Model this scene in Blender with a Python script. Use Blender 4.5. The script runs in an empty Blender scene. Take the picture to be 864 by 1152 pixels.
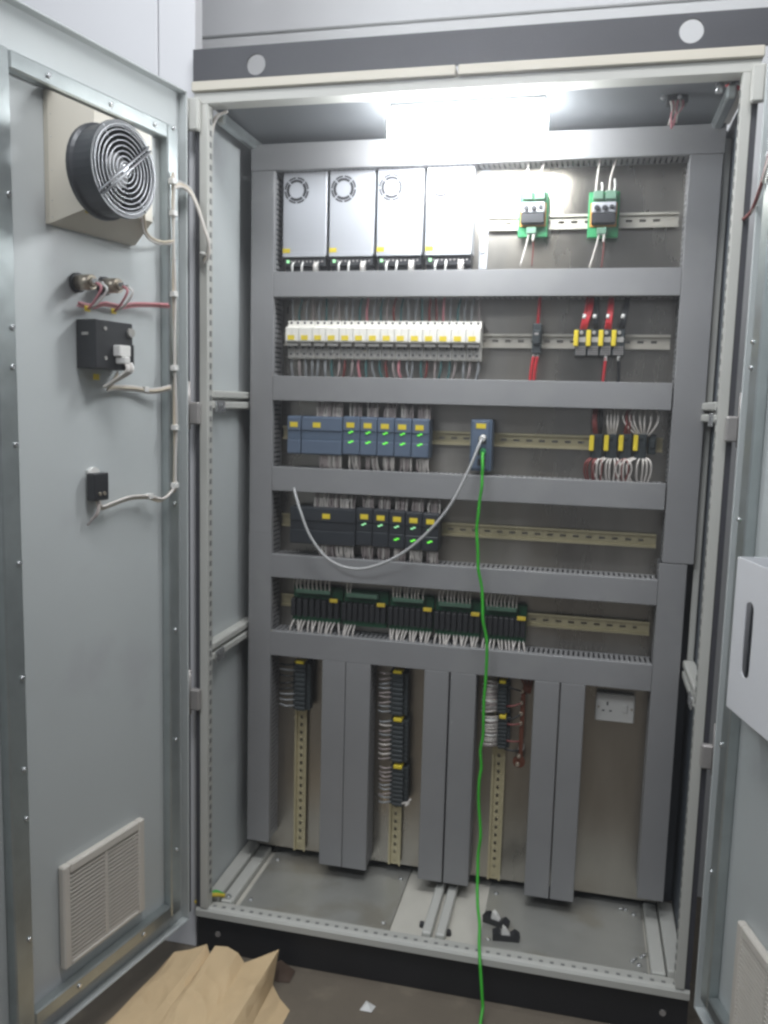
import bpy, bmesh, math, random
import numpy as np
from mathutils import Matrix, Vector
random.seed(7)
S = bpy.context.scene
COL = S.collection
R = math.radians

# ------------------------------------------------------------------ camera
C = np.array([0.2989, -1.8711, 1.3080]); YAW, PIT, ROL, FPX = -0.2269, -0.1246, 0.0262, 954.1
d_ = np.array([math.sin(YAW)*math.cos(PIT), math.cos(YAW)*math.cos(PIT), math.sin(PIT)])
r_ = np.array([math.cos(YAW), -math.sin(YAW), 0.0]); u_ = np.cross(r_, d_)
r2 = r_*math.cos(ROL)+u_*math.sin(ROL); u2 = -r_*math.sin(ROL)+u_*math.cos(ROL)
cam = bpy.data.cameras.new('camera'); camo = bpy.data.objects.new('camera', cam); COL.objects.link(camo)
camo.matrix_world = Matrix(((r2[0], u2[0], -d_[0], C[0]), (r2[1], u2[1], -d_[1], C[1]), (r2[2], u2[2], -d_[2], C[2]), (0, 0, 0, 1)))
cam.sensor_fit = 'AUTO'; cam.sensor_width = 36; cam.lens = FPX/1152*36; cam.clip_start = .05; cam.clip_end = 100
S.camera = camo

# ------------------------------------------------------------------ world, room lamps, exposure
w = bpy.data.worlds.new('World'); S.world = w; w.use_nodes = True
bg = w.node_tree.nodes['Background']; bg.inputs[0].default_value = (.86, .92, 1.0, 1); bg.inputs[1].default_value = .15
def area(name, loc, aim, sx, sy, power, col):
    l = bpy.data.lights.new(name, 'AREA'); l.shape = 'RECTANGLE'; l.size = sx; l.size_y = sy; l.energy = power; l.color = col
    o = bpy.data.objects.new(name, l); COL.objects.link(o); o.location = loc
    o.rotation_euler = (Vector(aim)-Vector(loc)).to_track_quat('-Z', 'Y').to_euler(); return o
area('ceiling_lamp', (.3, -1.0, 3.2), (.3, -.6, 0), 1.4, .5, 42, (.97, .98, 1))
area('ceiling_lamp', (-1.2, -2.6, 3.1), (-.6, -1.0, .6), 1.4, .5, 40, (.90, .95, 1))
S.view_settings.view_transform = 'Standard'; S.view_settings.look = 'None'; S.view_settings.gamma = 1
S.view_settings.use_curve_mapping = False; S.view_settings.exposure = 0
S.cycles.use_denoising = True
S.cycles.max_bounces = 8
S.cycles.pixel_filter_type = 'BLACKMAN_HARRIS'; S.cycles.filter_width = 2.7
LAMP = 60.0
HAZE = .03
S.cycles.volume_bounces = 0

# ------------------------------------------------------------------ pixel -> place helpers (distance comes from the plane touched)
def ray(px, py): return d_+r2*(px-432)/FPX-u2*(py-576)/FPX
def at(px, py, Y):
    v = ray(px, py); t = (Y-C[1])/v[1]; P = C+t*v; return float(P[0]), float(P[2])
def fl(px, py, z):
    v = ray(px, py); t = (z-C[2])/v[2]; P = C+t*v; return float(P[0]), float(P[1])
LA = math.atan2(-.977, -.21)
RA = math.atan2(-math.cos(R(14)), math.sin(R(14)))
def ond(px, py, h, ang, off):
    dr = np.array([math.cos(ang), math.sin(ang)]); n = np.array([-dr[1], dr[0]]); h = np.array(h)
    v = ray(px, py); t = ((h-C[:2])@n+off)/(v[:2]@n); P = C+t*v
    return float((P[:2]-h)@dr), float(P[2])
DL = lambda px, py, off=0: ond(px, py, (-.6, 0), LA, off)
DR = lambda px, py, off=0: ond(px, py, (.6, 0), RA, off)

# ------------------------------------------------------------------ materials
def srgb(r, g, b):
    f = lambda c: ((c/255+.055)/1.055)**2.4 if c > 10 else c/255/12.92
    return (f(r), f(g), f(b))
def mat(name, col, rough=.5, metal=0, var=.08, scale=6, bump=.0, bscale=300, emit=None, stretch=(1, 1, 1), rvar=.1, spec=.5, dirt=None):
    m = bpy.data.materials.new(name); m.use_nodes = True; nt = m.node_tree; N = nt.nodes; L = nt.links
    b = N['Principled BSDF']; b.inputs['Roughness'].default_value = rough; b.inputs['Metallic'].default_value = metal
    b.inputs['Base Color'].default_value = (*col, 1); b.inputs['Specular IOR Level'].default_value = spec
    tc = N.new('ShaderNodeTexCoord'); mp = N.new('ShaderNodeMapping'); mp.inputs['Scale'].default_value = stretch
    L.new(tc.outputs['Object'], mp.inputs['Vector'])
    if var or rvar:
        n = N.new('ShaderNodeTexNoise'); n.inputs['Scale'].default_value = scale; n.inputs['Detail'].default_value = 6; n.inputs['Roughness'].default_value = .6
        L.new(mp.outputs[0], n.inputs['Vector'])
    if var:
        mx = N.new('ShaderNodeMix'); mx.data_type = 'RGBA'
        mx.inputs[6].default_value = (*[c*(1-var*1.6) for c in col], 1); mx.inputs[7].default_value = (*[min(1, c*(1+var*1.6)) for c in col], 1)
        L.new(n.outputs['Fac'], mx.inputs[0]); out = mx.outputs[2]
        if dirt:
            n2 = N.new('ShaderNodeTexNoise'); n2.inputs['Scale'].default_value = dirt[1]; n2.inputs['Detail'].default_value = 8; L.new(mp.outputs[0], n2.inputs['Vector'])
            rp = N.new('ShaderNodeValToRGB'); rp.color_ramp.elements[0].position = dirt[2]; rp.color_ramp.elements[1].position = dirt[2]+.12; L.new(n2.outputs['Fac'], rp.inputs[0])
            m2 = N.new('ShaderNodeMix'); m2.data_type = 'RGBA'; L.new(rp.outputs[0], m2.inputs[0]); L.new(out, m2.inputs[6]); m2.inputs[7].default_value = (*dirt[0], 1); out = m2.outputs[2]
        L.new(out, b.inputs['Base Color'])
    if rvar:
        mr = N.new('ShaderNodeMapRange'); mr.inputs[3].default_value = max(.02, rough-rvar); mr.inputs[4].default_value = min(1, rough+rvar)
        L.new(n.outputs['Fac'], mr.inputs[0]); L.new(mr.outputs[0], b.inputs['Roughness'])
    if bump:
        n3 = N.new('ShaderNodeTexNoise'); n3.inputs['Scale'].default_value = bscale; n3.inputs['Detail'].default_value = 3; L.new(mp.outputs[0], n3.inputs['Vector'])
        bp = N.new('ShaderNodeBump'); bp.inputs['Strength'].default_value = bump; bp.inputs['Distance'].default_value = .002
        L.new(n3.outputs['Fac'], bp.inputs['Height']); L.new(bp.outputs[0], b.inputs['Normal'])
    if emit:
        b.inputs['Emission Color'].default_value = (*emit[0], 1); b.inputs['Emission Strength'].default_value = emit[1]
    return m
M = {}
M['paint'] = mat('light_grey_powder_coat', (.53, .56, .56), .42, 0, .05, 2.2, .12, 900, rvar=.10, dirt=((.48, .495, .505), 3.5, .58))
M['roof'] = mat('roof_zinc_grey', (.16, .17, .18), .6, 0, .08, 4, .08, 200)
M['cream'] = mat('cream_enamel', (.62, .58, .49), .42, 0, .04, 4, .05, 500)
M['post'] = mat('frame_enamel', (.52, .52, .485), .42, 0, .05, 5, .05, 500)
M['slate'] = mat('recess_shade_slate', (.10, .115, .135), .5, 0, .12, 4, .1, 500)  # dark tone stands in for the gloom beside and behind the mounting plate
M['duct'] = mat('grey_pvc', (.245, .245, .25), .40, 0, .09, 4, .05, 300, rvar=.14, dirt=((.27, .27, .27), 7, .60))
M['zinc'] = mat('zinc_sheet', (.44, .415, .375), .31, .97, .32, 5, .35, 14, stretch=(1, 1, .22), rvar=.24, dirt=((.42, .385, .33), 4, .56))
M['galv'] = mat('galvanised_strip', (.46, .50, .50), .36, .8, .16, 14, .05, 80, rvar=.1)
M['rail'] = mat('zinc_rail', (.60, .57, .50), .38, .6, .08, 20, 0)
M['ycz'] = mat('yellow_passivated_rail', (.58, .52, .34), .42, .45, .10, 20, 0)
M['black'] = mat('black_paint', (.016, .016, .018), .55, 0, .25, 9, .15, 200)
M['bar'] = mat('charcoal_lifting_bar', (.040, .041, .050), .5, 0, .18, 8, .12, 200)
M['alu'] = mat('satin_aluminium_case', (.47, .48, .51), .45, .25, .05, 9, .03, 300)
M['bplast'] = mat('black_plastic', (.026, .027, .030), .42, 0, .15, 30, 0)
M['dplast'] = mat('dark_green_grey_plastic', (.035, .043, .046), .45, 0, .15, 30, 0)
M['mcb'] = mat('breaker_white_plastic', (.74, .72, .66), .4, 0, .04, 20, 0)
M['mcbg'] = mat('grey_plastic_and_shade', (.36, .35, .33), .45, 0, .06, 20, 0)  # grey plastic, also the painted shade of the breakers' lower tier
M['plcb'] = mat('blue_grey_plastic', (.085, .12, .175), .42, 0, .08, 15, 0)
M['plcb2'] = mat('blue_grey_plastic_flap', (.105, .14, .20), .36, 0, .08, 15, 0)
M['plcd'] = mat('charcoal_plastic', (.024, .027, .032), .42, 0, .1, 15, 0)
M['plcd2'] = mat('charcoal_plastic_flap', (.030, .034, .040), .36, 0, .1, 15, 0)
M['yel'] = mat('yellow_label', (.72, .56, .035), .5, 0, .12, 60, 0)
M['grn'] = mat('circuit_board_green', (.012, .085, .038), .45, 0, .2, 40, 0)
M['tgrn'] = mat('terminal_green', (.03, .27, .10), .45, 0, .12, 40, 0)
M['pgrn'] = mat('pale_green_terminal', (.13, .24, .17), .45, 0, .1, 40, 0)
M['orange'] = mat('amber_cap', (.55, .25, .03), .45, 0, .1, 40, 0)
M['white'] = mat('white_plastic', (.76, .75, .72), .42, 0, .03, 20, 0)
M['wwire'] = mat('white_wire', (.62, .58, .54), .5, 0, .08, 50, 0)
M['pwire'] = mat('pinkish_grey_wire', (.36, .31, .30), .5, 0, .12, 50, 0)
M['gwire'] = mat('grey_wire', (.30, .31, .32), .5, 0, .1, 50, 0)
M['rwire'] = mat('red_wire', (.55, .035, .045), .45, 0, .12, 50, 0)
M['mwire'] = mat('maroon_wire', (.20, .05, .045), .45, 0, .12, 50, 0)
M['kwire'] = mat('black_wire', (.015, .016, .018), .42, 0, .1, 50, 0)
M['twire'] = mat('teal_wire', (.07, .16, .16), .5, 0, .1, 50, 0)
M['gcable'] = mat('green_patch_cable', (.045, .42, .03), .4, 0, .08, 30, 0)
M['greycable'] = mat('grey_patch_cable', (.42, .42, .42), .42, 0, .05, 30, 0)
M['beige'] = mat('beige_cable', (.56, .49, .38), .5, 0, .08, 40, 0)
M['pink'] = mat('pink_wire', (.60, .24, .27), .45, 0, .1, 40, 0)
M['chrome'] = mat('chrome_wire', (.40, .41, .43), .42, 1, .03, 20, 0, rvar=.05)
M['fan'] = mat('fan_housing', (.048, .052, .058), .38, .25, .15, 20, 0)
M['copper'] = mat('tarnished_copper', (.22, .085, .055), .45, .7, .2, 30, 0)
M['led'] = mat('green_indicator', (.05, .5, .05), .4, 0, 0, 20, 0, emit=((.22, 1, .08), .9), rvar=0)
M['ledw'] = mat('pale_green_indicator', (.3, .5, .3), .4, 0, 0, 20, 0, emit=((.35, 1, .45), .8), rvar=0)
M['screw'] = mat('bright_screw', (.7, .71, .72), .28, .9, .05, 60, 0)
M['brass'] = mat('nickel_brass', (.50, .44, .36), .35, .8, .1, 60, 0)
M['lamp'] = mat('lamp_diffuser', (.9, .9, .9), .5, 0, 0, 10, 0, emit=((.95, .98, 1.0), LAMP), rvar=0)
M['lampbody'] = mat('lamp_body', (.7, .7, .7), .45, 0, .03, 10, 0)
M['gland'] = mat('zinc_floor_plate', (.42, .42, .39), .46, .55, .14, 7, .08, 120, dirt=((.36, .34, .29), 6, .52))
M['dust'] = mat('dusty_floor_sheet', (.55, .53, .47), .7, 0, .14, 8, .1, 150)
M['concrete'] = mat('dusty_concrete', (.15, .125, .095), .85, 0, .22, 5, .5, 60, dirt=((.21, .18, .135), 9, .55))
M['kraft'] = mat('brown_kraft_paper', (.62, .46, .27), .8, 0, .14, 7, .5, 40, rvar=.05)
M['kraftd'] = mat('brown_kraft_paper_scrap', (.07, .043, .028), .8, 0, .10, 7, .3, 45, rvar=.05)
M['panel'] = mat('white_wall_panel', (.76, .765, .79), .5, 0, .03, 3, .05, 200)
M['wall'] = mat('pale_wall', (.76, .77, .78), .7, 0, .04, 3, .1, 80)
M['beam'] = mat('grey_beam', (.80, .81, .83), .7, 0, .05, 3, .1, 80)
M['vent'] = mat('vent_plastic', (.66, .62, .56), .5, 0, .05, 12, 0)
M['ventd'] = mat('vent_filter_felt', (.085, .062, .05), .95, 0, .2, 60, .2, 300)
M['punch'] = mat('punched_shadow_grey', (.20, .20, .195), .7, 0, .1, 30, 0)
M['gap_shade'] = mat('dark_gap_shade', (.055, .055, .065), .7, 0, .1, 30, 0)  # dark tone painted in for the shade of the hinge gaps
M['hinge'] = mat('hinge_metal', (.38, .36, .35), .42, .4, .1, 30, 0)
M['paper'] = mat('white_paper', (.78, .78, .76), .7, 0, .05, 30, 0)
M['yg'] = mat('yellow_green_wire', (.30, .50, .04), .45, 0, .1, 50, 0)
M['eyel'] = mat('earth_yellow', (.62, .46, .04), .5, 0, .1, 50, 0)
M['earth'] = mat('earth_green', (.05, .40, .06), .5, 0, .1, 50, 0)

# ------------------------------------------------------------------ mesh builder
class B:
    def __init__(s): s.v = []; s.f = []; s.mi = []; s.sm = []
    def add(s, vs, fs, mi=0, sm=False):
        k = len(s.v); s.v += [tuple(float(c) for c in q) for q in vs]
        for f in fs: s.f.append([i+k for i in f]); s.mi.append(mi); s.sm.append(sm)
        return s
    def box(s, x0, x1, y0, y1, z0, z1, c=0, mi=0):
        lo = [min(x0, x1), min(y0, y1), min(z0, z1)]; hi = [max(x0, x1), max(y0, y1), max(z0, z1)]
        if c <= 0:
            vs = [(a, b, e) for a in (lo[0], hi[0]) for b in (lo[1], hi[1]) for e in (lo[2], hi[2])]
            return s.add(vs, [(0, 1, 3, 2), (4, 6, 7, 5), (0, 4, 5, 1), (2, 3, 7, 6), (0, 2, 6, 4), (1, 5, 7, 3)], mi)
        c = min(c, *[(hi[i]-lo[i])*.45 for i in range(3)])
        vs = []; ix = {}
        for sx in (0, 1):
            for sy in (0, 1):
                for sz in (0, 1):
                    for a in range(3):
                        sg = (sx, sy, sz); q = []
                        for i in range(3):
                            e = hi[i] if sg[i] else lo[i]
                            if i != a: e += -c if sg[i] else c
                            q.append(e)
                        ix[sg, a] = len(vs); vs.append(q)
        fs = []
        for a in range(3):
            o = [i for i in range(3) if i != a]
            for sg in (0, 1):
                f = []
                for p, q in ((0, 0), (1, 0), (1, 1), (0, 1)):
                    t = [0, 0, 0]; t[a] = sg; t[o[0]] = p; t[o[1]] = q; f.append(ix[tuple(t), a])
                fs.append(f)
            for p in (0, 1):
                for q in (0, 1):
                    t0 = [0, 0, 0]; t1 = [0, 0, 0]
                    t0[o[0]] = t1[o[0]] = p; t0[o[1]] = t1[o[1]] = q; t1[a] = 1
                    fs.append([ix[tuple(t0), o[0]], ix[tuple(t1), o[0]], ix[tuple(t1), o[1]], ix[tuple(t0), o[1]]])
        for sx in (0, 1):
            for sy in (0, 1):
                for sz in (0, 1): fs.append([ix[(sx, sy, sz), a] for a in range(3)])
        return s.add(vs, fs, mi)
    def tube(s, pts, r, n=6, mi=0, sub=4, caps=True):
        P = [Vector(p) for p in pts]
        if sub > 1 and len(P) > 2:
            Q = []
            for i in range(len(P)-1):
                p0 = P[max(i-1, 0)]; p1 = P[i]; p2 = P[i+1]; p3 = P[min(i+2, len(P)-1)]
                for k in range(sub):
                    t = k/sub
                    Q.append(.5*((2*p1)+(p2-p0)*t+(2*p0-5*p1+4*p2-p3)*t*t+(-p0+3*p1-3*p2+p3)*t**3))
            Q.append(P[-1]); P = Q
        vs = []; prev = None
        for i, p in enumerate(P):
            t = (P[min(i+1, len(P)-1)]-P[max(i-1, 0)])
            t = t.normalized() if t.length > 1e-9 else Vector((0, 0, 1))
            if prev is None:
                a = t.orthogonal().normalized()
            else:
                a = prev-t*prev.dot(t); a = a.normalized() if a.length > 1e-6 else t.orthogonal().normalized()
            prev = a; b2 = t.cross(a)
            for k in range(n):
                w_ = 2*math.pi*k/n; vs.append(p+(a*math.cos(w_)+b2*math.sin(w_))*r)
        fs = [(i*n+k, i*n+(k+1) % n, (i+1)*n+(k+1) % n, (i+1)*n+k) for i in range(len(P)-1) for k in range(n)]
        s.add(vs, fs, mi, True)
        if caps:
            k0 = len(s.v)-len(vs)
            s.f += [[k0+k for k in range(n)], [k0+(len(P)-1)*n+k for k in range(n)]]; s.mi += [mi, mi]; s.sm += [False, False]
        return s
    def cyl(s, c, ax, r0, r1, h, n=20, mi=0, caps=True):
        """frustum from c along ax ('x','y','z' or vector)"""
        A = {'x': Vector((1, 0, 0)), 'y': Vector((0, 1, 0)), 'z': Vector((0, 0, 1))}.get(ax, None) if isinstance(ax, str) else Vector(ax).normalized()
        a = A.orthogonal().normalized(); b2 = A.cross(a); c = Vector(c); vs = []
        for rr, hh in ((r0, 0), (r1, h)):
            for k in range(n):
                w_ = 2*math.pi*k/n; vs.append(c+A*hh+(a*math.cos(w_)+b2*math.sin(w_))*rr)
        s.add(vs, [(k, (k+1) % n, n+(k+1) % n, n+k) for k in range(n)], mi, True)
        if caps:
            k0 = len(s.v)-2*n; s.f += [[k0+k for k in range(n)], [k0+n+k for k in range(n)]]; s.mi += [mi, mi]; s.sm += [False, False]
        return s
    def lathe(s, c, ax, prof, n=32, mi=0, close=False):
        """prof: list of (radius, height along ax)"""
        A = {'x': Vector((1, 0, 0)), 'y': Vector((0, 1, 0)), 'z': Vector((0, 0, 1))}[ax]
        a = A.orthogonal().normalized(); b2 = A.cross(a); c = Vector(c); vs = []
        for rr, hh in prof:
            for k in range(n):
                w_ = 2*math.pi*k/n; vs.append(c+A*hh+(a*math.cos(w_)+b2*math.sin(w_))*rr)
        m = len(prof); fs = [(i*n+k, i*n+(k+1) % n, ((i+1) % m)*n+(k+1) % n, ((i+1) % m)*n+k) for i in range(m if close else m-1) for k in range(n)]
        return s.add(vs, fs, mi, False)
    def extr(s, prof, x0, x1, mi=0, axis=0):
        """profile (y,z) extruded along x (axis 0) or (x,y) along z (axis 2)"""
        n = len(prof); vs = []
        for e in (x0, x1):
            for p in prof: vs.append((e, p[0], p[1]) if axis == 0 else ((p[0], e, p[1]) if axis == 1 else (p[0], p[1], e)))
        return s.add(vs, [tuple(range(n)), tuple(range(n, 2*n))]+[(k, (k+1) % n, n+(k+1) % n, n+k) for k in range(n)], mi)
    def slotted(s, x0, x1, z0, z1, y0, y1, slots, mi=0):
        """plate in xz with rectangular holes side by side along x: slots = [(xa,xb,za,zb)] sorted"""
        x = x0
        for xa, xb, za, zb in slots:
            if xa > x: s.box(x, xa, y0, y1, z0, z1, 0, mi)
            s.box(xa, xb, y0, y1, z0, za, 0, mi); s.box(xa, xb, y0, y1, zb, z1, 0, mi); x = xb
        if x1 > x: s.box(x, x1, y0, y1, z0, z1, 0, mi)
        return s
    def holed(s, x0, x1, z0, z1, y0, y1, holes, n=24, mi=0):
        """plate in xz with round holes: holes=[(x,z,r)] sorted by x"""
        H = (z1-z0)/2; zc = (z0+z1)/2; x = x0
        for hx, hz, r in holes:
            if hx-H > x: s.box(x, hx-H, y0, y1, z0, z1, 0, mi)
            vs = []
            for yy in (y0, y1):
                for k in range(n):
                    a = 2*math.pi*(k+.5)/n; ca, sa = math.cos(a), math.sin(a); m_ = max(abs(ca), abs(sa))
                    vs.append((hx+r*ca, yy, hz+r*sa)); vs.append((hx+H*ca/m_, yy, zc+H*sa/m_))
            fs = []
            for k in range(n):
                i = 2*k; j = 2*((k+1) % n); o = 2*n
                fs += [(i, i+1, j+1, j), (o+i, o+j, o+j+1, o+i+1), (i, j, o+j, o+i), (i+1, o+i+1, o+j+1, j+1)]
            s.add(vs, fs, mi); x = hx+H
        if x1 > x: s.box(x, x1, y0, y1, z0, z1, 0, mi)
        return s
    def shift(s, d, k0=0):
        s.v = [(a+d[0], b+d[1], c+d[2]) if i >= k0 else (a, b, c) for i, (a, b, c) in enumerate(s.v)]; return s
CACHE = {}
def mesh(key, b, mats):
    if callable(b):
        if key in CACHE: return CACHE[key]
        b = b()
    me = bpy.data.meshes.new(key); me.from_pydata(b.v, [], b.f)
    bm = bmesh.new(); bm.from_mesh(me); bmesh.ops.recalc_face_normals(bm, faces=bm.faces); bm.to_mesh(me); bm.free()
    for m in (mats if isinstance(mats, (list, tuple)) else [mats]): me.materials.append(M[m] if isinstance(m, str) else m)
    me.polygons.foreach_set('material_index', b.mi); me.polygons.foreach_set('use_smooth', b.sm); me.update()
    CACHE[key] = me; return me
NB = [0]
def part(name, parent, b, mats, key=None, kind=None, label=None, loc=None):
    if key is None: NB[0] += 1; key = '%s_mesh_%d' % (name, NB[0])
    o = bpy.data.objects.new(name, mesh(key, b, mats)); COL.objects.link(o); o.parent = parent
    if loc: o.location = loc
    if kind: o['kind'] = kind
    if label: o['label'] = label
    return o
def wp(name, parent, b, mats, root=None, kind=None, label=None):
    """part whose builder is in world coordinates; root is the thing's empty"""
    l = (root or parent).location; b.shift((-l[0], -l[1], -l[2])); return part(name, parent, b, mats, None, kind, label)
def thing(name, label, cat, loc=(0, 0, 0), rz=0, group=None):
    o = bpy.data.objects.new(name, None); COL.objects.link(o); o.empty_display_size = .05
    o.location = loc; o.rotation_euler = (0, 0, rz); o['label'] = label; o['category'] = cat
    if group: o['group'] = group
    return o
def single(name, label, cat, b, mats, loc=(0, 0, 0), rz=0, group=None, world=False):
    if world: b.shift((-loc[0], -loc[1], -loc[2]))
    o = part(name, None, b, mats); o.location = loc; o.rotation_euler = (0, 0, rz); o['label'] = label; o['category'] = cat
    if group: o['group'] = group
    return o
def struct(name, b, mats):
    o = part(name, None, b, mats); o['kind'] = 'structure'; return o
ORD = ['first', 'second', 'third', 'fourth', 'fifth', 'sixth', 'seventh', 'eighth', 'ninth', 'tenth', 'eleventh', 'twelfth', 'thirteenth', 'fourteenth']
rnd = random.uniform

# ================================================================== SETTING
struct('floor', B().add([(-8, -8, -.1), (8, -8, -.1), (8, 8, -.1), (-8, 8, -.1)], [(0, 1, 2, 3)]), 'concrete')
struct('back_wall', B().box(-4, 4, .62, .72, -.1, 3.3), 'wall')
single('ceiling_beam', 'grey beam running along the wall above the open cabinet', 'beam', B().box(-4, 4, .61, .619, 2.383, 3.2, .003), 'beam')
# white panels at the left of the cabinet
xj = at(180, 60, .03)[0]
single('wall_panel', 'narrow white wall panel right beside the cabinet corner', 'panel', B().box(xj+.0015, -.608, .02, .06, -.1, 3.1, .002), 'panel')
single('wall_panel', 'wide white wall panel behind the open fan door', 'panel', B().box(-2.6, xj-.0015, .02, .06, -.1, 3.1, .002), 'panel')

# ================================================================== CABINET
YP, YF = .32, .24
cab = thing('control_cabinet', 'open light grey control cabinet on a black plinth', 'cabinet', (0, 0, 0))
hole = lambda x0, x1, p, hw, z0, z1: [(x, x+hw, z0, z1) for x in np.arange(x0, x1-hw, p)]
# plinth
b = B().holed(-.6, .6, -.098, -.003, .012, .020, [(-.545, -.05, .010), (.547, -.05, .010)])
b.box(-.6, -.592, .0205, .40, -.098, -.003).box(.592, .6, .0205, .40, -.098, -.003).box(-.5915, .5915, .39, .40, -.098, -.003)
pn = part('plinth', cab, b, 'black')
for x in (-.545, .547): part('plinth_hole_plug', pn, lambda: B().cyl((0, 0, 0), 'y', .0085, .0075, -.006, 12), 'hinge', 'plinth_hole_plug', loc=(x, .018, -.05))  # grey disc fills each plinth hole as a paler dot
# bottom frame
b = B(); b.extr([(0, 0), (.045, 0), (.045, .018), (.012, .024), (.004, .022), (0, .016)], -.6, .6)
fr = part('bottom_rail', cab, b, 'post')
b = B()
for x in np.arange(-.585, .585, .025): b.box(x, x+.009, .0135, .0215, .0205, .0228+.0015)
part('punched_hole', fr, b, 'punch', kind='stuff')
b = B().extr([(0, 1.977), (.045, 1.977), (.045, 1.9998), (0, 1.9998)], -.6, .6); part('top_rail', cab, b, 'post')
for x0, x1 in ((-.604, -.003), (.003, .604)): part('roof_edge', cab, B().box(x0, x1, -.008, .40, 2.0012, 2.0225, .002), 'cream')
part('roof_panel', cab, B().box(-.57, .57, .0455, .398, 1.979, 1.984), 'roof')
for s in (-1, 1):
    b = B(); x0, x1 = s*.588, s*.568
    b.box(x0, x1, 0, .006, .0242, 1.9765, .001); b.box(s*.574, s*.568, .0065, .030, .0242, 1.9765, .001)
    ps = part('front_post', cab, b, 'post')
    part('gap_shade_strip', cab, B().box(s*.600, s*.5885, .004, .006, .0242, 1.9765), 'gap_shade')  # added dark strip where the gap beside the post lies in shade
    b = B()
    for z in np.arange(.06, 1.95, .025): b.box(s*.5677, s*.5662, .012, .021, z, z+.012)
    part('punched_hole', ps, b, 'punch', kind='stuff')
    part('side_panel', cab, B().box(s*.599, s*.595, .0065, .40, .0242, 1.976), 'paint' if s < 0 else 'slate', label=None if s < 0 else 'side panel coloured dark for the unlit side')  # pocket side coloured dark like an unlit opening
    part('rear_post', cab, B().box(s*.594, s*.566, .355, .39, .0242, 1.976, .003), 'slate')  # dark colour carries the shade behind the plate edge
    # depth rails on the side wall: upper, lower
    for zc in (1.312, .690):
        ye = .30 if s < 0 else .255
        rl = B().box(s*.594, s*.566, .032, ye, zc+.004, zc+.022, .003).box(s*.594, s*.566, .032, ye, zc-.022, zc-.004, .003).box(s*.594, s*.587, .034, ye-.002, zc-.004, zc+.004)
        r0 = part('depth_rail', cab, rl, 'post')
        b = B()
        for y in (.06, .075): b.cyl((s*.5655, y, zc-.012), 'x', .006, .005, -s*.004, 10)
        b.box(s*.566, s*.562, .04, .09, zc-.03, zc-.002, .001)
        part('bracket_bolt', r0, b, 'screw')
    # top depth bar and bottom depth rails
    part('top_depth_bar', cab, B().box(s*.566, s*.546, .047, .33, 1.945, 1.972, .004), 'galv')
    b = B().box(s*.592, s*.556, .047, .335, .003, .034, .003).box(s*.553, s*.520, .047, .335, .003, .024, .003)
    part('floor_depth_rail', cab, b, 'post')
    b = B().cyl((s*.515, .30, 1.945), 'z', .008, .008, .02, 10); part('eye_bolt', cab, b, 'screw')
# back panel
part('back_panel', cab, B().box(-.594, .594, .392, .399, .003, 1.976), 'slate')  # coloured dark for the shade behind the plate
# floor sheets
b = B().box(-.519, .519, .046, .388, .001, .006); part('floor_sheet', cab, b, 'dust')
for x0, x1, y0 in ((-.505, -.105, .05), (.118, .515, .05)):
    g = part('gland_plate', cab, B().box(x0, x1, y0, .385, .0065, .0115, .0015).box(x0+.012, x1-.012, y0-.003, y0+.006, .0117, .0165, .001), 'gland')
    b = B()
    for sx, sy in ((x0+.02, y0+.035), (x1-.02, y0+.03), (x1-.02, .29), (x0+.02, .29)): b.cyl((sx, sy, .0115), 'z', .007, .005, .004, 10)
    part('plate_screw', g, b, 'screw')
for x0 in (-.022, .012):
    r0 = part('gland_rail', cab, B().box(x0, x0+.024, .048, .30, .0065, .028, .003), 'post')
part('rail_bolt', cab, B().cyl((.04, .085, .0065), 'z', .008, .006, .012, 8).cyl((-.03, .10, .0065), 'z', .007, .006, .012, 8), 'bplast')
# mounting plate
b = B().box(-.562, .562, YP, YP+.003, .036, 1.962, .001)
b.box(-.562, -.559, YP+.0032, YP+.022, .036, 1.962).box(.559, .562, YP+.0032, YP+.022, .036, 1.962)
part('mounting_plate', cab, b, 'zinc')
part('plate_edge_strip', cab, B().box(.577, .592, .262, .270, .69, 1.93, .002), 'post')
# hinges
for s in (-1, 1):
    for z0, z1, m in ((1.915, 1.985, 'post'), (1.253, 1.305, 'hinge'), (.552, .605, 'hinge')):
        part('hinge', cab, B().box(s*.607, s*.583, -.018, -.001, z0, z1, .003).cyl((s*.611, -.012, z0-.012 if m == 'hinge' else z0), 'z', .006, .006, (z1-z0)+(.06 if m == 'hinge' else 0), 12), m)
# ceiling bar with holes
b = B().holed(-.603, .72, 2.0245, 2.0935, 0, .006, [(-.452, 2.053, .0225), (.466, 2.060, .0235)], 28)
b.box(-.603, .72, .0065, .016, 2.0905, 2.0935)
single('lifting_bar', 'charcoal lifting bar with two round holes on the cabinet roof', 'bar', b, 'bar')

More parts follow.
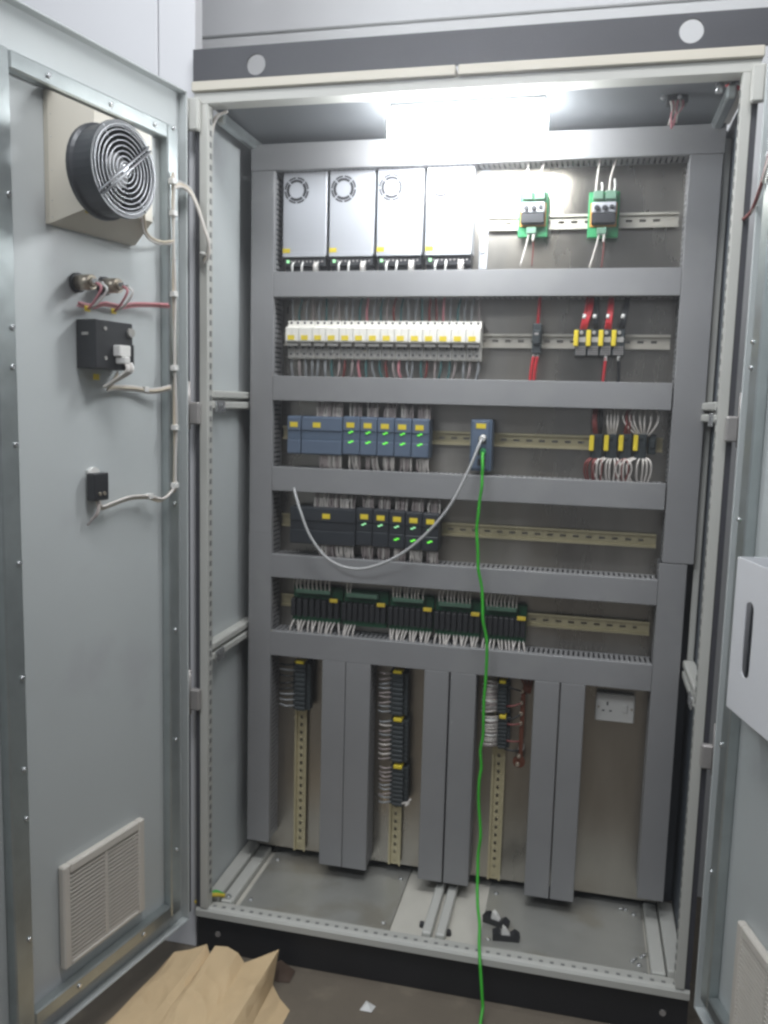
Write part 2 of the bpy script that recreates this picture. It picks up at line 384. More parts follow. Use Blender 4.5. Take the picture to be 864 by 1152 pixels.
# ================================================================== CABLE DUCTS
def fingers(b, L0, L1, w0, w1, horiz):
    p = .0125
    n = int((L1-L0)/p)
    for k in range(n):
        a = L0+.002+k*p
        for wv in (w0, w1-.0018):
            if horiz: b.box(a, a+.0078, YF+.0165, YP-.012, wv, wv+.0018)
            else: b.box(wv, wv+.0018, YF+.0165, YP-.012, a, a+.0078)
def duct(label, x0, x1, z0, z1, horiz, covers=None, tint=0):
    t = thing('cable_duct', label, 'cable duct', ((x0+x1)/2, YP, z0))
    b = B()
    if horiz: b.box(x0, x1, YP-.003, YP-.001, z0+.002, z1-.002).box(x0, x1, YP-.011, YP-.0032, z0, z0+.0018).box(x0, x1, YP-.011, YP-.0032, z1-.0018, z1)
    else: b.box(x0+.002, x1-.002, YP-.003, YP-.001, z0, z1).box(x0, x0+.0018, YP-.011, YP-.0032, z0, z1).box(x1-.0018, x1, YP-.011, YP-.0032, z0, z1)
    wp('channel', t, b, 'duct')
    b = B(); fingers(b, x0 if horiz else z0, x1 if horiz else z1, z0 if horiz else x0, z1 if horiz else x1, horiz)
    wp('finger_comb', t, b, 'duct', kind='stuff')
    b = B()
    if horiz: b.box(x0+.003, x1-.003, YF+.03, YP-.006, z0+.008, z1-.008)
    else: b.box(x0+.008, x1-.008, YF+.03, YP-.006, z0+.003, z1-.003)
    wp('wire_fill', t, b, 'kwire', kind='stuff')
    for c in covers or [(x0, x1, z0, z1)]:
        a0, a1, c0, c1 = c
        b = B().box(a0-.001, a1+.001, YF, YF+.0022, c0-.001, c1+.001, .0009)
        if horiz: b.box(a0, a1, YF+.0022, YF+.016, c1-.0002, c1+.0014).box(a0, a1, YF+.0022, YF+.016, c0-.0014, c0+.0002)
        else: b.box(a0-.0014, a0+.0002, YF+.0022, YF+.016, c0, c1).box(a1-.0002, a1+.0014, YF+.0022, YF+.016, c0, c1)
        wp('cover', t, b, 'duct')
duct('grey cable duct across the top above the power supplies', -.558, .575, 1.893, 1.955, True, [(-.558, -.004, 1.893, 1.955), (-.002, .575, 1.893, 1.955)])
duct('grey cable duct between the power supplies and the breaker row', -.494, .500, 1.580, 1.641, True)
duct('grey cable duct between breaker row and blue controller row', -.494, .497, 1.316, 1.377, True)
duct('grey cable duct between blue and charcoal controller rows', -.494, .497, 1.079, 1.140, True)
duct('grey cable duct between charcoal controllers and green relay boards', -.494, .494, .846, .906, True)
duct('grey cable duct right under the green relay boards', -.494, .494, .630, .695, True)
duct('tall grey upright duct on the fan door side', -.557, -.497, .090, 1.890, False, [(-.557, -.497, .962, 1.890), (-.558, -.496, .090, .960)])
duct('upper upright duct on the document pocket side', .503, .572, .952, 1.890, False)
duct('lower upright duct beside the wall socket', .497, .558, .088, .948, False)
for nm, x0, x1 in (('upright duct beside the short terminal stack', -.346, -.284), ('upright duct on the wired side of the triple terminal stack', -.280, -.215),
                   ('upright duct on the bare side of the triple terminal stack', -.068, -.006), ('upright duct behind the white wires of the double terminal stack', .001, .065),
                   ('upright duct beside the copper earth bar', .215, .275), ('upright duct beside the bare plate below the socket', .281, .338)):
    duct('lower grey '+nm, x0, x1, .050, .6275, False)

# ================================================================== DIN RAILS
def hrail(label, x0, x1, z, m='rail'):
    b = B(); y = YP-.0012
    sl = [(x+.006, x+.021, z-.003, z+.003) for x in np.arange(x0+.004, x1-.026, .032)]
    b.slotted(x0, x1, z-.0125, z+.0125, y-.006, y-.005, sl)
    for s in (-1, 1):
        b.box(x0, x1, y-.0125, y-.0062, z+s*.0125-.0006, z+s*.0125+.0006)
        b.box(x0, x1, y-.0136, y-.0126, z+s*.012, z+s*.0175)
    b.box(x0+.01, x0+.03, y-.0048, y, z-.01, z+.01).box(x1-.03, x1-.01, y-.0048, y, z-.01, z+.01)
    single('mounting_rail', label, 'rail', b, m, ((x0+x1)/2, YP, z), world=True)
def vrail(label, x, z0, z1, m='ycz'):
    b = B(); y = YP-.0012
    zz = z0
    for z in np.arange(z0+.004, z1-.02, .0225):
        b.box(x-.0125, x+.0125, y-.006, y-.005, zz, z+.004); b.box(x-.0125, x-.0035, y-.006, y-.005, z+.004, z+.014); b.box(x+.0035, x+.0125, y-.006, y-.005, z+.004, z+.014); zz = z+.014
    b.box(x-.0125, x+.0125, y-.006, y-.005, zz, z1)
    for s in (-1, 1):
        b.box(x+s*.0125-.0006, x+s*.0125+.0006, y-.0125, y-.0062, z0, z1); b.box(x+s*.012, x+s*.0175, y-.0136, y-.0126, z0, z1)
    b.box(x-.01, x+.01, y-.0048, y, z0+.01, z0+.03)
    single('mounting_rail', label, 'rail', b, m, (x, YP, z0), world=True)
ZR1 = at(660, 249, .306)[1]; ZR2 = at(620, 384, .306)[1]; ZR3 = at(600, 496, .306)[1]; ZR4 = at(620, 602, .306)[1]; ZR5 = at(660, 702, .306)[1]
hrail('silver slotted rail carrying the two green relay modules', at(549, 250, .306)[0], .493, ZR1)
hrail('slotted rail carrying the breaker row', -.49, .492, ZR2, 'rail')
hrail('slotted rail carrying the blue controller modules', -.49, .49, ZR3, 'ycz')
hrail('slotted rail carrying the charcoal controller modules', -.49, .49, ZR4, 'ycz')
hrail('slotted rail carrying the green relay boards', -.49, .488, ZR5, 'ycz')
XV1 = at(338, 850, .306)[0]; XV2 = at(444, 940, .306)[0]; XV3 = at(558, 920, .306)[0]
vrail('upright slotted rail under the short terminal stack', XV1, .04, .625)
vrail('upright slotted rail under the triple terminal stack', XV2, .04, .625)
vrail('upright slotted rail under the double terminal stack', XV3, .04, .625)

# ================================================================== wires
def wires(b, xs, z0, z1, y0, y1, r, nm=1, sway=.004, lean=0, bulge=.008):
    for x in xs:
        x = x+rnd(-.0012, .0012); e = x+rnd(-sway, sway)+lean; zm = (z0+z1)/2
        b.tube([(x, y0, z0), (x+rnd(-.001, .001), (y0+y1)/2-bulge*rnd(.4, 1.2), zm+(z1-z0)*rnd(-.1, .1)), (e, y1, z1)], r*rnd(.9, 1.1), 5, random.randrange(nm), 3, False)
    return b

# ================================================================== POWER SUPPLIES
def arcs(r0, r1, y0, y1, n, gap, off):
    b = B()
    for k in range(n):
        a0 = 2*math.pi*k/n+gap/2+off; a1 = 2*math.pi*(k+1)/n-gap/2+off; m = 8; vs = []
        for i in range(m+1):
            a = a0+(a1-a0)*i/m
            for rr in (r0, r1):
                for yy in (y0, y1): vs.append((rr*math.cos(a), yy, rr*math.sin(a)))
        fs = []
        for i in range(m):
            j = 4*i; fs += [(j, j+2, j+6, j+4), (j+1, j+5, j+7, j+3), (j, j+4, j+5, j+1), (j+2, j+3, j+7, j+6)]
        fs += [(0, 1, 3, 2), (4*m, 4*m+2, 4*m+3, 4*m+1)]
        b.add(vs, fs)
    return b
def psu(i, x0, label):
    z0, z1 = 1.652, 1.894; t = thing('power_supply', label, 'power supply', (x0, YP, z0), group='power supplies in the top row')
    W = .1165; D = -.052
    def case():
        b = B().box(0, W, D, -.001, .034, .241, .0015); return b
    cs = part('case', t, case, 'alu', 'psu_case')
    part('cover_lip', cs, lambda: B().box(.001, W-.001, D-.0025, D-.0002, .030, .0425, .0008), 'alu', 'psu_lip')
    part('fan_slot', cs, lambda: B().add(*(lambda q: (q.v, q.f))(arcs(.020, .0265, D-.0008, D+.001, 4, .16, R(45)))).add(*(lambda q: (q.v, q.f))(arcs(.0285, .0325, D-.0008, D+.001, 8, .14, 0))).shift((.036, 0, .196)), 'slotdark', 'psu_slot')
    part('rating_tag', t, lambda: B().box(.002, .021, D-.0034, D-.0026, .0405, .0515), 'yel', 'psu_tag')
    part('terminal_block', t, lambda: B().box(.002, W-.002, D+.006, -.002, 0.008, .0298, .001).box(.002, W-.002, D+.020, -.002, -.006, .0078), 'bplast', 'psu_term')
    def scr():
        b = B()
        for k in range(9): b.cyl((.022+k*.0104, D+.0058, .020), 'y', .0030, .0026, -.002, 8)
        return b
    part('terminal_screw', t, scr, 'hinge', 'psu_scr', kind='stuff')
    part('indicator', t, lambda: B().box(.010, .017, D+.0025, D+.0056, .016, .0235), 'ledw', 'psu_led')
    def wr():
        b = B()
        for x, m in ((.029, 0), (.054, 0), (.087, 1), (.093, 0), (.099, 1), (.024, 2), (.1, 2)):
            b.tube([(x, D+.003, .017), (x+rnd(-.002, .002), D-.006, .006), (x+rnd(-.003, .003), D+.002, -.012)], .0027, 6, m, 3)
        return b
    part('wire_bundle', t, wr, ['white', 'wwire', 'kwire'], 'psu_wires', kind='stuff')
M['slotdark'] = mat('dark_slot', (.02, .02, .024), .7, 0, .1, 30, 0)
for i in range(4):
    psu(i, -.4820+i*.1246, 'silver power supply with round fan slots, %s in the row from the fan door' % ORD[i])
# small earth screw beside supplies
x, z = at(543, 283, YP-.003)
single('cover_strip', 'thin metal strip with one screw beside the last power supply', 'strip', B().box(.021, .042, YP-.004, YP-.001, 1.655, 1.893).cyl((x, YP-.004, z), 'y', .006, .005, -.004, 10), ['alu'], (.03, YP, 1.655), world=True)

# ================================================================== GREEN RELAY MODULES (row 1)
def relaymod(px, label, dz=0):
    x, z = at(px, 241, .29); t = thing('relay_module', label, 'relay module', (x, YP, z), group='green relay modules')
    part('base', t, lambda: B().box(-.036, .036, -.030, -.0155, -.054, .052, .002), 'tgrn', 'rm_base')
    part('board', t, lambda: B().box(-.031, .031, -.034, -.0302, -.030, .026, .001), 'orange', 'rm_board')
    for k, q in enumerate(((-.026, -.002, -.052, -.0342, .030, .050), (.002, .028, -.052, -.0342, .030, .050), (-.014, .010, -.050, -.0342, -.050, -.034))): part('terminal_block', t, lambda: B().box(*q, .002), 'pgrn', 'rm_term%d' % k)
    r0 = part('relay', t, lambda: B().box(-.028, .028, -.056, -.0342, -.026, -.002, .002), 'bplast', 'rm_relay')
    part('relay_case', t, lambda: B().box(-.028, .028, -.052, -.0342, .000, .024, .002), 'alu', 'rm_case')
    part('case_screw', t, lambda: B().cyl((-.016, -.0522, .010), 'y', .007, .006, -.005, 10).cyl((.002, -.0522, .010), 'y', .007, .006, -.005, 10).cyl((.018, -.0522, .012), 'y', .006, .005, -.005, 10), 'bplast', 'rm_screw')
    b = B()
    for xx, zz, ln in ((-.021, .05, .078), (-.008, .05, .02), (.010, .05, .078), (.021, .05, .028)):
        b.tube([(xx, -.046, zz-.004), (xx+.002, -.044, zz+ln*.4), (xx+(.014 if xx > 0 else .006)*(ln > .05), -.040, zz+ln)], .0024, 6, 0 if ln > .05 else 1, 4)
    b.tube([(-.008, -.045, -.048), (-.012, -.040, -.07), (-.026, -.034, -.125)], .0024, 6, 0, 4)
    b.tube([(.004, -.045, -.048), (.004, -.046, -.058), (.003, -.044, -.066)], .0030, 6, 0, 4)
    b.tube([(.004, -.044, -.066), (.004, -.040, -.09), (.002, -.034, -.125)], .0016, 6, 2, 4)
    part('wire_bundle', t, b, ['wwire', 'white', 'mwire'], kind='stuff')
relaymod(600, 'green relay module right beside the last power supply')
relaymod(679, 'green relay module standing alone near the upright duct')

# ================================================================== BREAKERS
ZB = 1.4735
def mcb(i):
    x0 = -.4645+i*.03615
    t = thing('circuit_breaker', 'white two-pole circuit breaker with yellow tag, %s from the fan door' % ORD[i], 'circuit breaker', (x0, YP, ZB), group='circuit breakers in one row')
    W = .0354
    def body():
        b = B(); y = -.004
        pr = [(-.0142, -.0485), (-.049, -.0485), (-.051, -.046), (-.051, -.017), (-.055, -.008), (-.0705, -.007), (-.072, -.004), (-.072, .028), (-.070, .030), (-.053, .033), (-.049, .048), (-.0142, .048)]
        for k in range(2): b.extr(pr, k*W/2+.0003, (k+1)*W/2-.0003)
        return b
    bd = part('body', t, body, 'mcb', 'mcb_body')
    part('shaded_lower_face', t, lambda: B().box(.0008, W/2-.0008, -.0526, -.0512, -.0445, -.0180, .0004).box(W/2+.0008, W-.0008, -.0526, -.0512, -.0445, -.0180, .0004), 'mcbg', 'mcb_low')  # grey cover puts the nose's shadow into the lower tier's colour
    part('toggle', t, lambda: B().box(.003, W-.003, -.0665, -.056, -.0172, -.0085, .001), 'mcbg', 'mcb_tog')
    part('number_tag', t, lambda: B().box(.006, W-.011, -.0728, -.0722, -.0025, .0095), 'yel', 'mcb_tag')
    def sc():
        b = B()
        for k in range(2):
            b.cyl((W/4+k*W/2, -.0497, .0425), 'y', .0029, .0029, -.0030, 10); b.cyl((W/4+k*W/2, -.0526, -.037), 'y', .0030, .0030, -.0012, 10)
            b.box(W/4+k*W/2-.005, W/4+k*W/2-.001, -.0605, -.0545, -.0232, -.0178)
        return b
    part('terminal_screw', t, sc, 'slotdark', 'mcb_scr')
    b = B(); wires(b, [W/4, W*3/4], .046, .108, -.034, -.03, .0034, 3, .008)
    wires(b, [W/4-.002, W*3/4+.001], -.046, -.098, -.036, -.03, .0036, 3, .008)
    k = len(b.v)
    mats = [['gwire', 'pwire', 'twire'], ['pwire', 'gwire', 'mwire'], ['twire', 'gwire', 'pink']][i % 3]
    part('wire_bundle', t, b, mats, kind='stuff')
for i in range(14): mcb(i)

# single fuse terminal
x, z = at(604, 381, .27)
t = thing('fuse_terminal', 'dark narrow fuse terminal alone on the breaker rail with red wires', 'fuse terminal', (x, YP, z))
part('body', t, B().box(-.011, .011, -.055, -.014, -.036, .036, .002).box(-.008, .008, -.062, -.0552, -.014, .020, .002), 'dplast')
part('lever', t, B().box(-.006, .004, -.0635, -.0622, .008, .013), 'hinge')
b = B()
b.tube([(0, -.04, .034), (.001, -.042, .06), (.002, -.034, .105)], .0042, 8, 0, 4)
b.tube([(-.004, -.045, -.034), (-.006, -.046, -.043)], .0035, 8, 1, 2).tube([(.004, -.045, -.034), (.003, -.046, -.043)], .0035, 8, 1, 2)
b.tube([(-.006, -.046, -.043), (-.010, -.042, -.07), (-.013, -.034, -.105)], .004, 8, 0, 4).tube([(.003, -.046, -.043), (-.001, -.042, -.07), (-.004, -.034, -.105)], .004, 8, 0, 4)
part('wire_bundle', t, b, ['rwire', 'white'], kind='stuff')

# tagged terminal blocks with ribbed lower half (rows 2 and 3)
def tagterm(px, py, label, group, dark, wires_fn, ribs=True):
    x, z = at(px, py, .265); t = thing('terminal_block', label, 'terminal block', (x, YP, z), group=group)
    part('body', t, lambda: B().box(-.004, .024, -.052, -.0142, -.040, .024, .002), 'dplast', 'tt_body%d' % ribs)
    part('tag', t, lambda: B().box(-.0075, .0035, -.060, -.0522, -.018, .020, .0015), 'yel', 'tt_tag')
    def rb():
        b = B()
        for k in range(4):
            for j in range(5): b.box(-.001+j*.0048, .0022+j*.0048, -.0545, -.0522, -.038+k*.0055, -.0345+k*.0055)
        return b
    if ribs: part('rib_grid', t, rb, 'hinge', 'tt_ribs', kind='stuff')
    part('terminal_screw', t, lambda: B().cyl((.010, -.0522, .014), 'y', .005, .004, -.003, 10).box(.005, .021, -.0535, -.0522, -.008, .004), 'dplast' if dark else 'mcbg', 'tt_scr%d' % dark)
    if wires_fn:
        b = B(); mats = wires_fn(b); part('wire_bundle', t, b, mats, kind='stuff')
def up(b, x, dx, mi, r=.0036, z1=.098, fer=None):
    b.tube([(x, -.045, .018), (x+dx*.35, -.056, .04), (x+dx*.8, -.05, .07), (x+dx, -.036, z1)], r, 7, mi, 4)
    if fer is not None: b.tube([(x+dx*.5, -.0565, .047), (x+dx*.66, -.055, .057)], r+.0012, 7, fer, 1)
def dn(b, x, dx, mi, r=.0034, z1=-.105, fer=None):
    if fer is not None: b.tube([(x, -.046, -.036), (x, -.047, -.052)], r+.0006, 7, fer, 1)
    b.tube([(x, -.045, -.036), (x+dx*.2, -.047, -.055), (x+dx, -.036, z1)], r, 7, mi, 4)
def w1(b): up(b, .008, .012, 0, fer=1); up(b, .015, .012, 0); up(b, .010, .020, 0); up(b, .018, .016, 0); return ['rwire', 'white']
def w2(b): up(b, .012, -.004, 0, fer=1); up(b, .018, -.002, 0); return ['kwire', 'white']
def w3(b): up(b, .008, .006, 0, fer=1); up(b, .014, .004, 0); up(b, .018, .003, 0); dn(b, .012, -.003, 0, fer=1); return ['rwire', 'white']
def w4(b): up(b, .008, .014, 0, fer=1); up(b, .014, .014, 0); up(b, .019, .006, 0); dn(b, .012, .004, 0, fer=1); return ['kwire', 'white']
for k, (px, fn, tx) in enumerate(((649, w1, 'first yellow-tagged terminal block counted from the fuse terminal, red wires on top'), (663, w2, 'second yellow-tagged terminal block counted from the fuse terminal, black wires on top'),
                                   (677, w3, 'third yellow-tagged terminal block counted from the fuse terminal, red wires above and below'), (691.5, w4, 'yellow-tagged terminal block with black wires above and below'))):
    tagterm(px, 381, tx, 'tagged terminal blocks on the breaker rail', False, fn)
def loops(b, n, x0, up_, mi, spread, zl=.095):
    s = 1 if up_ else -1
    for k in range(n):
        x = x0+k*.0042; e = x0+(k-(n-1)/2)*spread+.006+rnd(-.002, .002); q = (e-x)*rnd(1.0, 1.6)+rnd(-.002, .002)
        b.tube([(x, -.046, s*.018 if up_ else -.034), (x+q, -.058, s*.045), (x+q*1.2, -.052, s*.07), (e*.5+x*.5, -.036, s*(zl+.012 if not up_ else zl))], .0024, 6, mi if isinstance(mi, int) else random.choice(mi), 4)
def v1(b): loops(b, 5, .003, True, [0, 2], .005); loops(b, 6, .001, False, [0, 0, 1], .006); return ['mwire', 'wwire', 'kwire']
def v2(b): loops(b, 4, .004, True, 0, .006); loops(b, 6, .001, False, 0, .008); return ['wwire']
def v3(b): loops(b, 4, .004, True, [0, 1], .004); loops(b, 6, .001, False, [0, 0, 1], -.005); return ['mwire', 'wwire']
def v4(b): loops(b, 7, .001, True, 0, .010); loops(b, 7, .0, False, 0, .009); return ['wwire']
for k, (px, fn, tx) in enumerate(((666.5, v1, 'yellow-tagged terminal block with maroon wires, nearest the small blue switch'), (683, v2, 'yellow-tagged terminal block with a few white wires above and below'),
                                   (699.5, v3, 'yellow-tagged terminal block with maroon wires, between two with white wires'), (716, v4, 'yellow-tagged terminal block with large loops of white wire'))):
    tagterm(px, 499, tx, 'tagged terminal blocks on the controller rail', True, fn, False)
x, z = at(733, 500, .28)
single('end_clamp', 'dark end clamp after the terminal block with white wire loops', 'end clamp', B().box(-.007, .010, -.045, -.0145, -.024, .024, .002).box(-.004, .007, -.050, -.0452, -.008, .010, .001), 'dplast', (x, YP, z))

# ================================================================== CONTROLLERS
def controller(px0, px1, py, label, group, blue, leds, wide, tagx, n_up, n_dn, key, ledtop=True):
    x0, z = at(px0, py, .246); x1, _ = at(px1, py, .246); W = x1-x0-.0008
    t = thing('controller_module', label, 'controller module', (x0, YP, z), group=group)
    D = -.075; m, m2 = ('plcb', 'plcb2') if blue else ('plcd', 'plcd2')
    bd = part('body', t, B().box(0, W, D+.006, -.0142, -.050, .050, .002), m)
    part('upper_flap', t, B().box(.0006, W-.0006, D, D+.0058, .0125, .0475, .0015), m2)
    part('status_strip', t, B().box(.0006, W-.0006, D+.0025, D+.0058, -.0112, .0118, .0008), m)
    part('lower_flap', t, B().box(.0006, W-.0006, D, D+.0058, -.0475, -.0118, .0015), m2)
    if tagx is not None: part('number_tag', t, B().box(tagx*W-.0105, tagx*W+.0105, D-.0008, D-.0001, .021, .034), 'yel')
    def dot(zc, mm, w_, h):
        b = B()
        for k in range(2): b.box(W*.34+k*.0062, W*.34+k*.0062+w_*.75, D-.0006, D+.002, zc-h*.36+k*.0030, zc+h*.36+k*.0030)
        return b
    if leds >= 1: part('indicator', t, dot(.008 if blue else .006, 0, .008, .0045), 'ledw' if not blue else 'led')
    if leds >= 2: part('indicator', t, dot(-.017 if blue else -.026, 0, .010, .005), 'led')
    b = B()
    f = lambda n, a=.1, c=.9: [W*(a+(c-a)*k/max(1, n-1)) for k in range(n)]
    if n_up: wires(b, f(n_up, *( (.35, .95) if wide else (.35, .95))), .046, .088, -.056, -.045, .0031, 2, .006)
    if n_dn: wires(b, f(n_dn, *( (.45, .95) if wide else (.35, .95))), -.046, -.096, -.060, -.045, .0031, 2, .006)
    if n_up or n_dn: part('wire_bundle', t, b, ['pwire', 'wwire'], kind='stuff')
controller(323, 338.5, 489, 'narrow blue-grey module at the start of the blue controller row', None, True, 0, False, .5, 0, 0, 'a')
controller(339, 385, 489.5, 'wide blue-grey controller with one yellow tag', None, True, 0, True, .38, 12, 11, 'b')
bx = [385.5, 405, 424.2, 443.6, 463, 482.6]
for i in range(5):
    controller(bx[i], bx[i+1], 490+i*.8, 'blue-grey input module with green lights, %s from the wide blue controller' % ORD[i], 'blue-grey input modules', True, 2, False, .45, 5, 5, 'c')
controller(326, 400, 590, 'wide charcoal controller with one yellow tag, behind the hanging grey cable', None, False, 0, True, .56, 16, 14, 'd')
dx = [400.5, 419, 437.3, 455.8, 474.5, 493.5]
for i in range(5):
    controller(dx[i], dx[i+1], 592.5+i*1.5, 'charcoal output module with yellow tag, %s from the wide charcoal controller' % ORD[i], 'charcoal output modules', False, 2 if i >= 2 else 1, False, .5, 5, 5, 'e')
# small switch
x, z = at(541.5, 501, .25); t = thing('network_switch', 'small blue-grey network switch with a patch plug, standing alone on its rail', 'network switch', (x, YP, z))
part('body', t, B().box(-.028, .026, -.070, -.0142, -.064, .064, .002), 'plcb')
part('front_plate', t, B().box(-.024, .018, -.0735, -.0702, -.058, .060, .001), 'plcb2')
part('number_tag', t, B().box(-.014, .010, -.0745, -.0737, .042, .054), 'yel')
part('port', t, B().box(-.008, .012, -.0745, -.0737, .004, .022).box(-.008, .012, -.0745, -.0737, -.024, -.006).box(-.008, .012, -.0745, -.0737, -.050, -.034), 'bplast')
part('indicator', t, B().box(.002, .007, -.0748, -.0737, -.031, -.027), 'led')
sx, sz = x, z
# cables
b = B(); y0 = YP-.075
def wob(L):
    o = []
    for a, c in zip(L[:-1], L[1:]):
        o.append(a); o.append(tuple((p+q)/2+rnd(-.004, .004) for p, q in zip(a, c)) if a[2] > .05 else tuple((p+q)/2 for p, q in zip(a, c)))
    return o+[L[-1]]
P = lambda px, py, Y: (at(px, py, Y)[0], Y, at(px, py, Y)[1])
b.tube([P(544, 492, y0-.004), P(542, 494, y0-.022)], .0075, 8, 1, 1)
pts = [P(542, 494, y0-.02), P(538, 503, y0-.035), P(528, 527, .20), P(508, 566, .19), P(480, 600, .19), P(445, 627, .195), P(405, 640, .20), P(372, 631, .20), P(350, 605, .20), P(338, 575, .205), P(331.5, 553, .225), P(331.2, 549, .255)]
b.tube(pts, .0036, 8, 0, 6)
single('patch_cable', 'grey patch cable hanging in a loop before the charcoal controllers', 'cable', b, ['greycable', 'white'], (x, y0, z), world=True)
b = B()
b.tube([P(543.5, 507, y0-.003), P(543, 509, y0-.026)], .0075, 8, 1, 1)
pts = [P(543, 509, y0-.024), P(543, 525, .205), P(542, 548, .20), P(538, 580, .205), P(537, 610, .205), P(538, 640, .205), P(543, 680, .205), P(547.5, 720, .205), P(546, 770, .205), P(544, 810, .20), P(540.5, 845, .20), P(539, 880, .195),
       P(540, 925, .185), P(538, 960, .17), P(537, 1000, .13), P(539.5, 1040, .06)]
X0, Z0 = at(541, 1062, -.012)
pts += [(X0, -.012, .012), (X0+.008, -.035, -.03), (X0+.014, -.05, -.07), (X0+.012, -.085, -.0955), (X0+.0, -.14, -.0955), (X0-.02, -.25, -.0955)]
b.tube(wob(pts), .0038, 8, 0, 5)
single('patch_cable', 'bright green patch cable hanging from the switch down to the floor', 'cable', b, ['gcable', 'tgrn'], (x, y0, z), world=True)

# ================================================================== GREEN RELAY BOARDS (row 5)
edges = [(327, 383), (384, 435), (436, 487), (488, 541), (542, 592)]
for i, (pa, pb) in enumerate(edges):
    py = 671+((pa+pb)/2-327)*.098+8
    x0, z = at(pa, py, .27); x1, _ = at(pb, py, .27); W = x1-x0-.001
    t = thing('relay_board', 'green relay board with a row of black relays, %s from the fan door' % ORD[i], 'relay board', (x0, YP, z), group='green relay boards in one row')
    part('board', t, B().box(0, W, -.024, -.0195, -.042, .052, .0008), 'grn')
    part('carrier', t, B().box(.001, W-.001, -.0192, -.0145, -.044, .054), 'grn')
    part('terminal_block', t, B().box(W*.08, W*.78, -.042, -.0242, .036, .048, .0015), 'pgrn')
    n = 8; pw = W/n
    for k in range(n):
        part('relay', t, lambda: B().box(.001, .0128, -.052, -.0242, -.025, .022, .0012), 'bplast', 'rb_relay', loc=(k*pw, 0, 0))
    part('lower_terminal', t, B().box(.002, W-.002, -.040, -.0242, -.041, -.027, .001), 'grn')
    part('number_tag', t, B().box(W*.80, W*.80+.022, -.0575, -.0522, .020, .030, .001), 'eyel')
    b = B()
    if i != 1: wires(b, [W*(.1+.66*k/8) for k in range(9)], .044, .092, -.038, -.040, .0022, 1, .004, .006)
    else: wires(b, [W*.1, W*.17], .044, .092, -.038, -.040, .0022, 1, .003, .006)
    nd = [13, 4, 13, 13, 12][i]
    if i == 1: xs = [W*(.08+.07*k) for k in range(4)]
    else: xs = [W*(.05+.9*k/(nd-1)) for k in range(nd)]
    for x in xs:
        e = rnd(-.006, .006)
        b.tube([(x, -.038, -.038), (x+e, -.054, -.058), (x+e*1.4, -.052, -.085), (x+e*.5, -.044, -.118)], .0024, 5, 0, 3, False)
    part('wire_bundle', t, b, ['wwire' if i else 'wwire'], kind='stuff')

# ================================================================== BOTTOM TERMINAL STACKS
def tstack(px, pya, pyb, label, n, wside, wmats, nw, group=None, broad=.050):
    x, z1 = at(px, pya, .265); _, z0 = at(px, pyb, .265); H = z1-z0
    t = thing('terminal_stack', label, 'terminal stack', (x, YP, z0), group=group)
    e = broad/2; k = 0
    p = (H-.009)/n
    for j in range(n):
        part('terminal', t, lambda: B().extr([(-.0142, 0), (-.030, 0), (-.052, .0), (-.056, p*.25), (-.056, p*.7), (-.052, p-.0006), (-.030, p-.0006), (-.0142, p-.0006)], -e*.55, e*.55).box(-e, -e*.56, -.042, -.0142, 0, p-.0007, .0006).box(e*.56, e, -.042, -.0142, 0, p-.0007, .0006), 'dplast', 'ts_%d_%d' % (round(p*1e5), round(broad*1e4)), loc=(0, 0, j*p))
    part('end_tag', t, B().box(-e*.5, e*.42, -.060, -.020, H-.0085, H, .001), 'yel')
    part('end_plate', t, B().box(-e*.9, e*.9, -.018, -.0142, H-.009, H-.001), 'dplast')
    b = B()
    for j in range(nw):
        zz = p*n*(j+.5)/nw; d0 = rnd(-.004, .004); m_ = random.randrange(len(wmats)); L = wside
        b.tube([(-e*.8, -.040, zz), (-e-L*.35, -.052-rnd(0, .006), zz+.002+d0*.3), (-e-L*.75, -.048, zz-.001+d0), (-e-L, -.036, zz-.004+d0)], .0024, 6, m_, 4, False)
    part('wire_bundle', t, b, wmats, kind='stuff')
    return t
tstack(338, 743, 800, 'short dark terminal stack under the first green relay board', 10, .040, ['gwire', 'kwire', 'kwire'], 8)
for pa, pb, tx, wm in ((754, 806, 'top block of the triple dark terminal stack', ['pwire', 'pwire', 'gwire']), (808, 859, 'middle block of the triple dark terminal stack', ['gwire', 'wwire', 'pwire']), (861, 908, 'bottom block of the triple dark terminal stack', ['wwire', 'gwire', 'pwire'])):
    tstack(448, pa, pb, tx, 9, .030, wm, 9, 'triple terminal stack')
for pa, pb, tx in ((765, 803.5, 'upper block of the narrow terminal stack with many white wires'), (804.5, 843, 'lower block of the narrow terminal stack with many white wires')):
    tstack(566, pa, pb, tx, 8, .036, ['wwire', 'white', 'wwire', 'pwire'], 17, 'narrow terminal stack', .036)
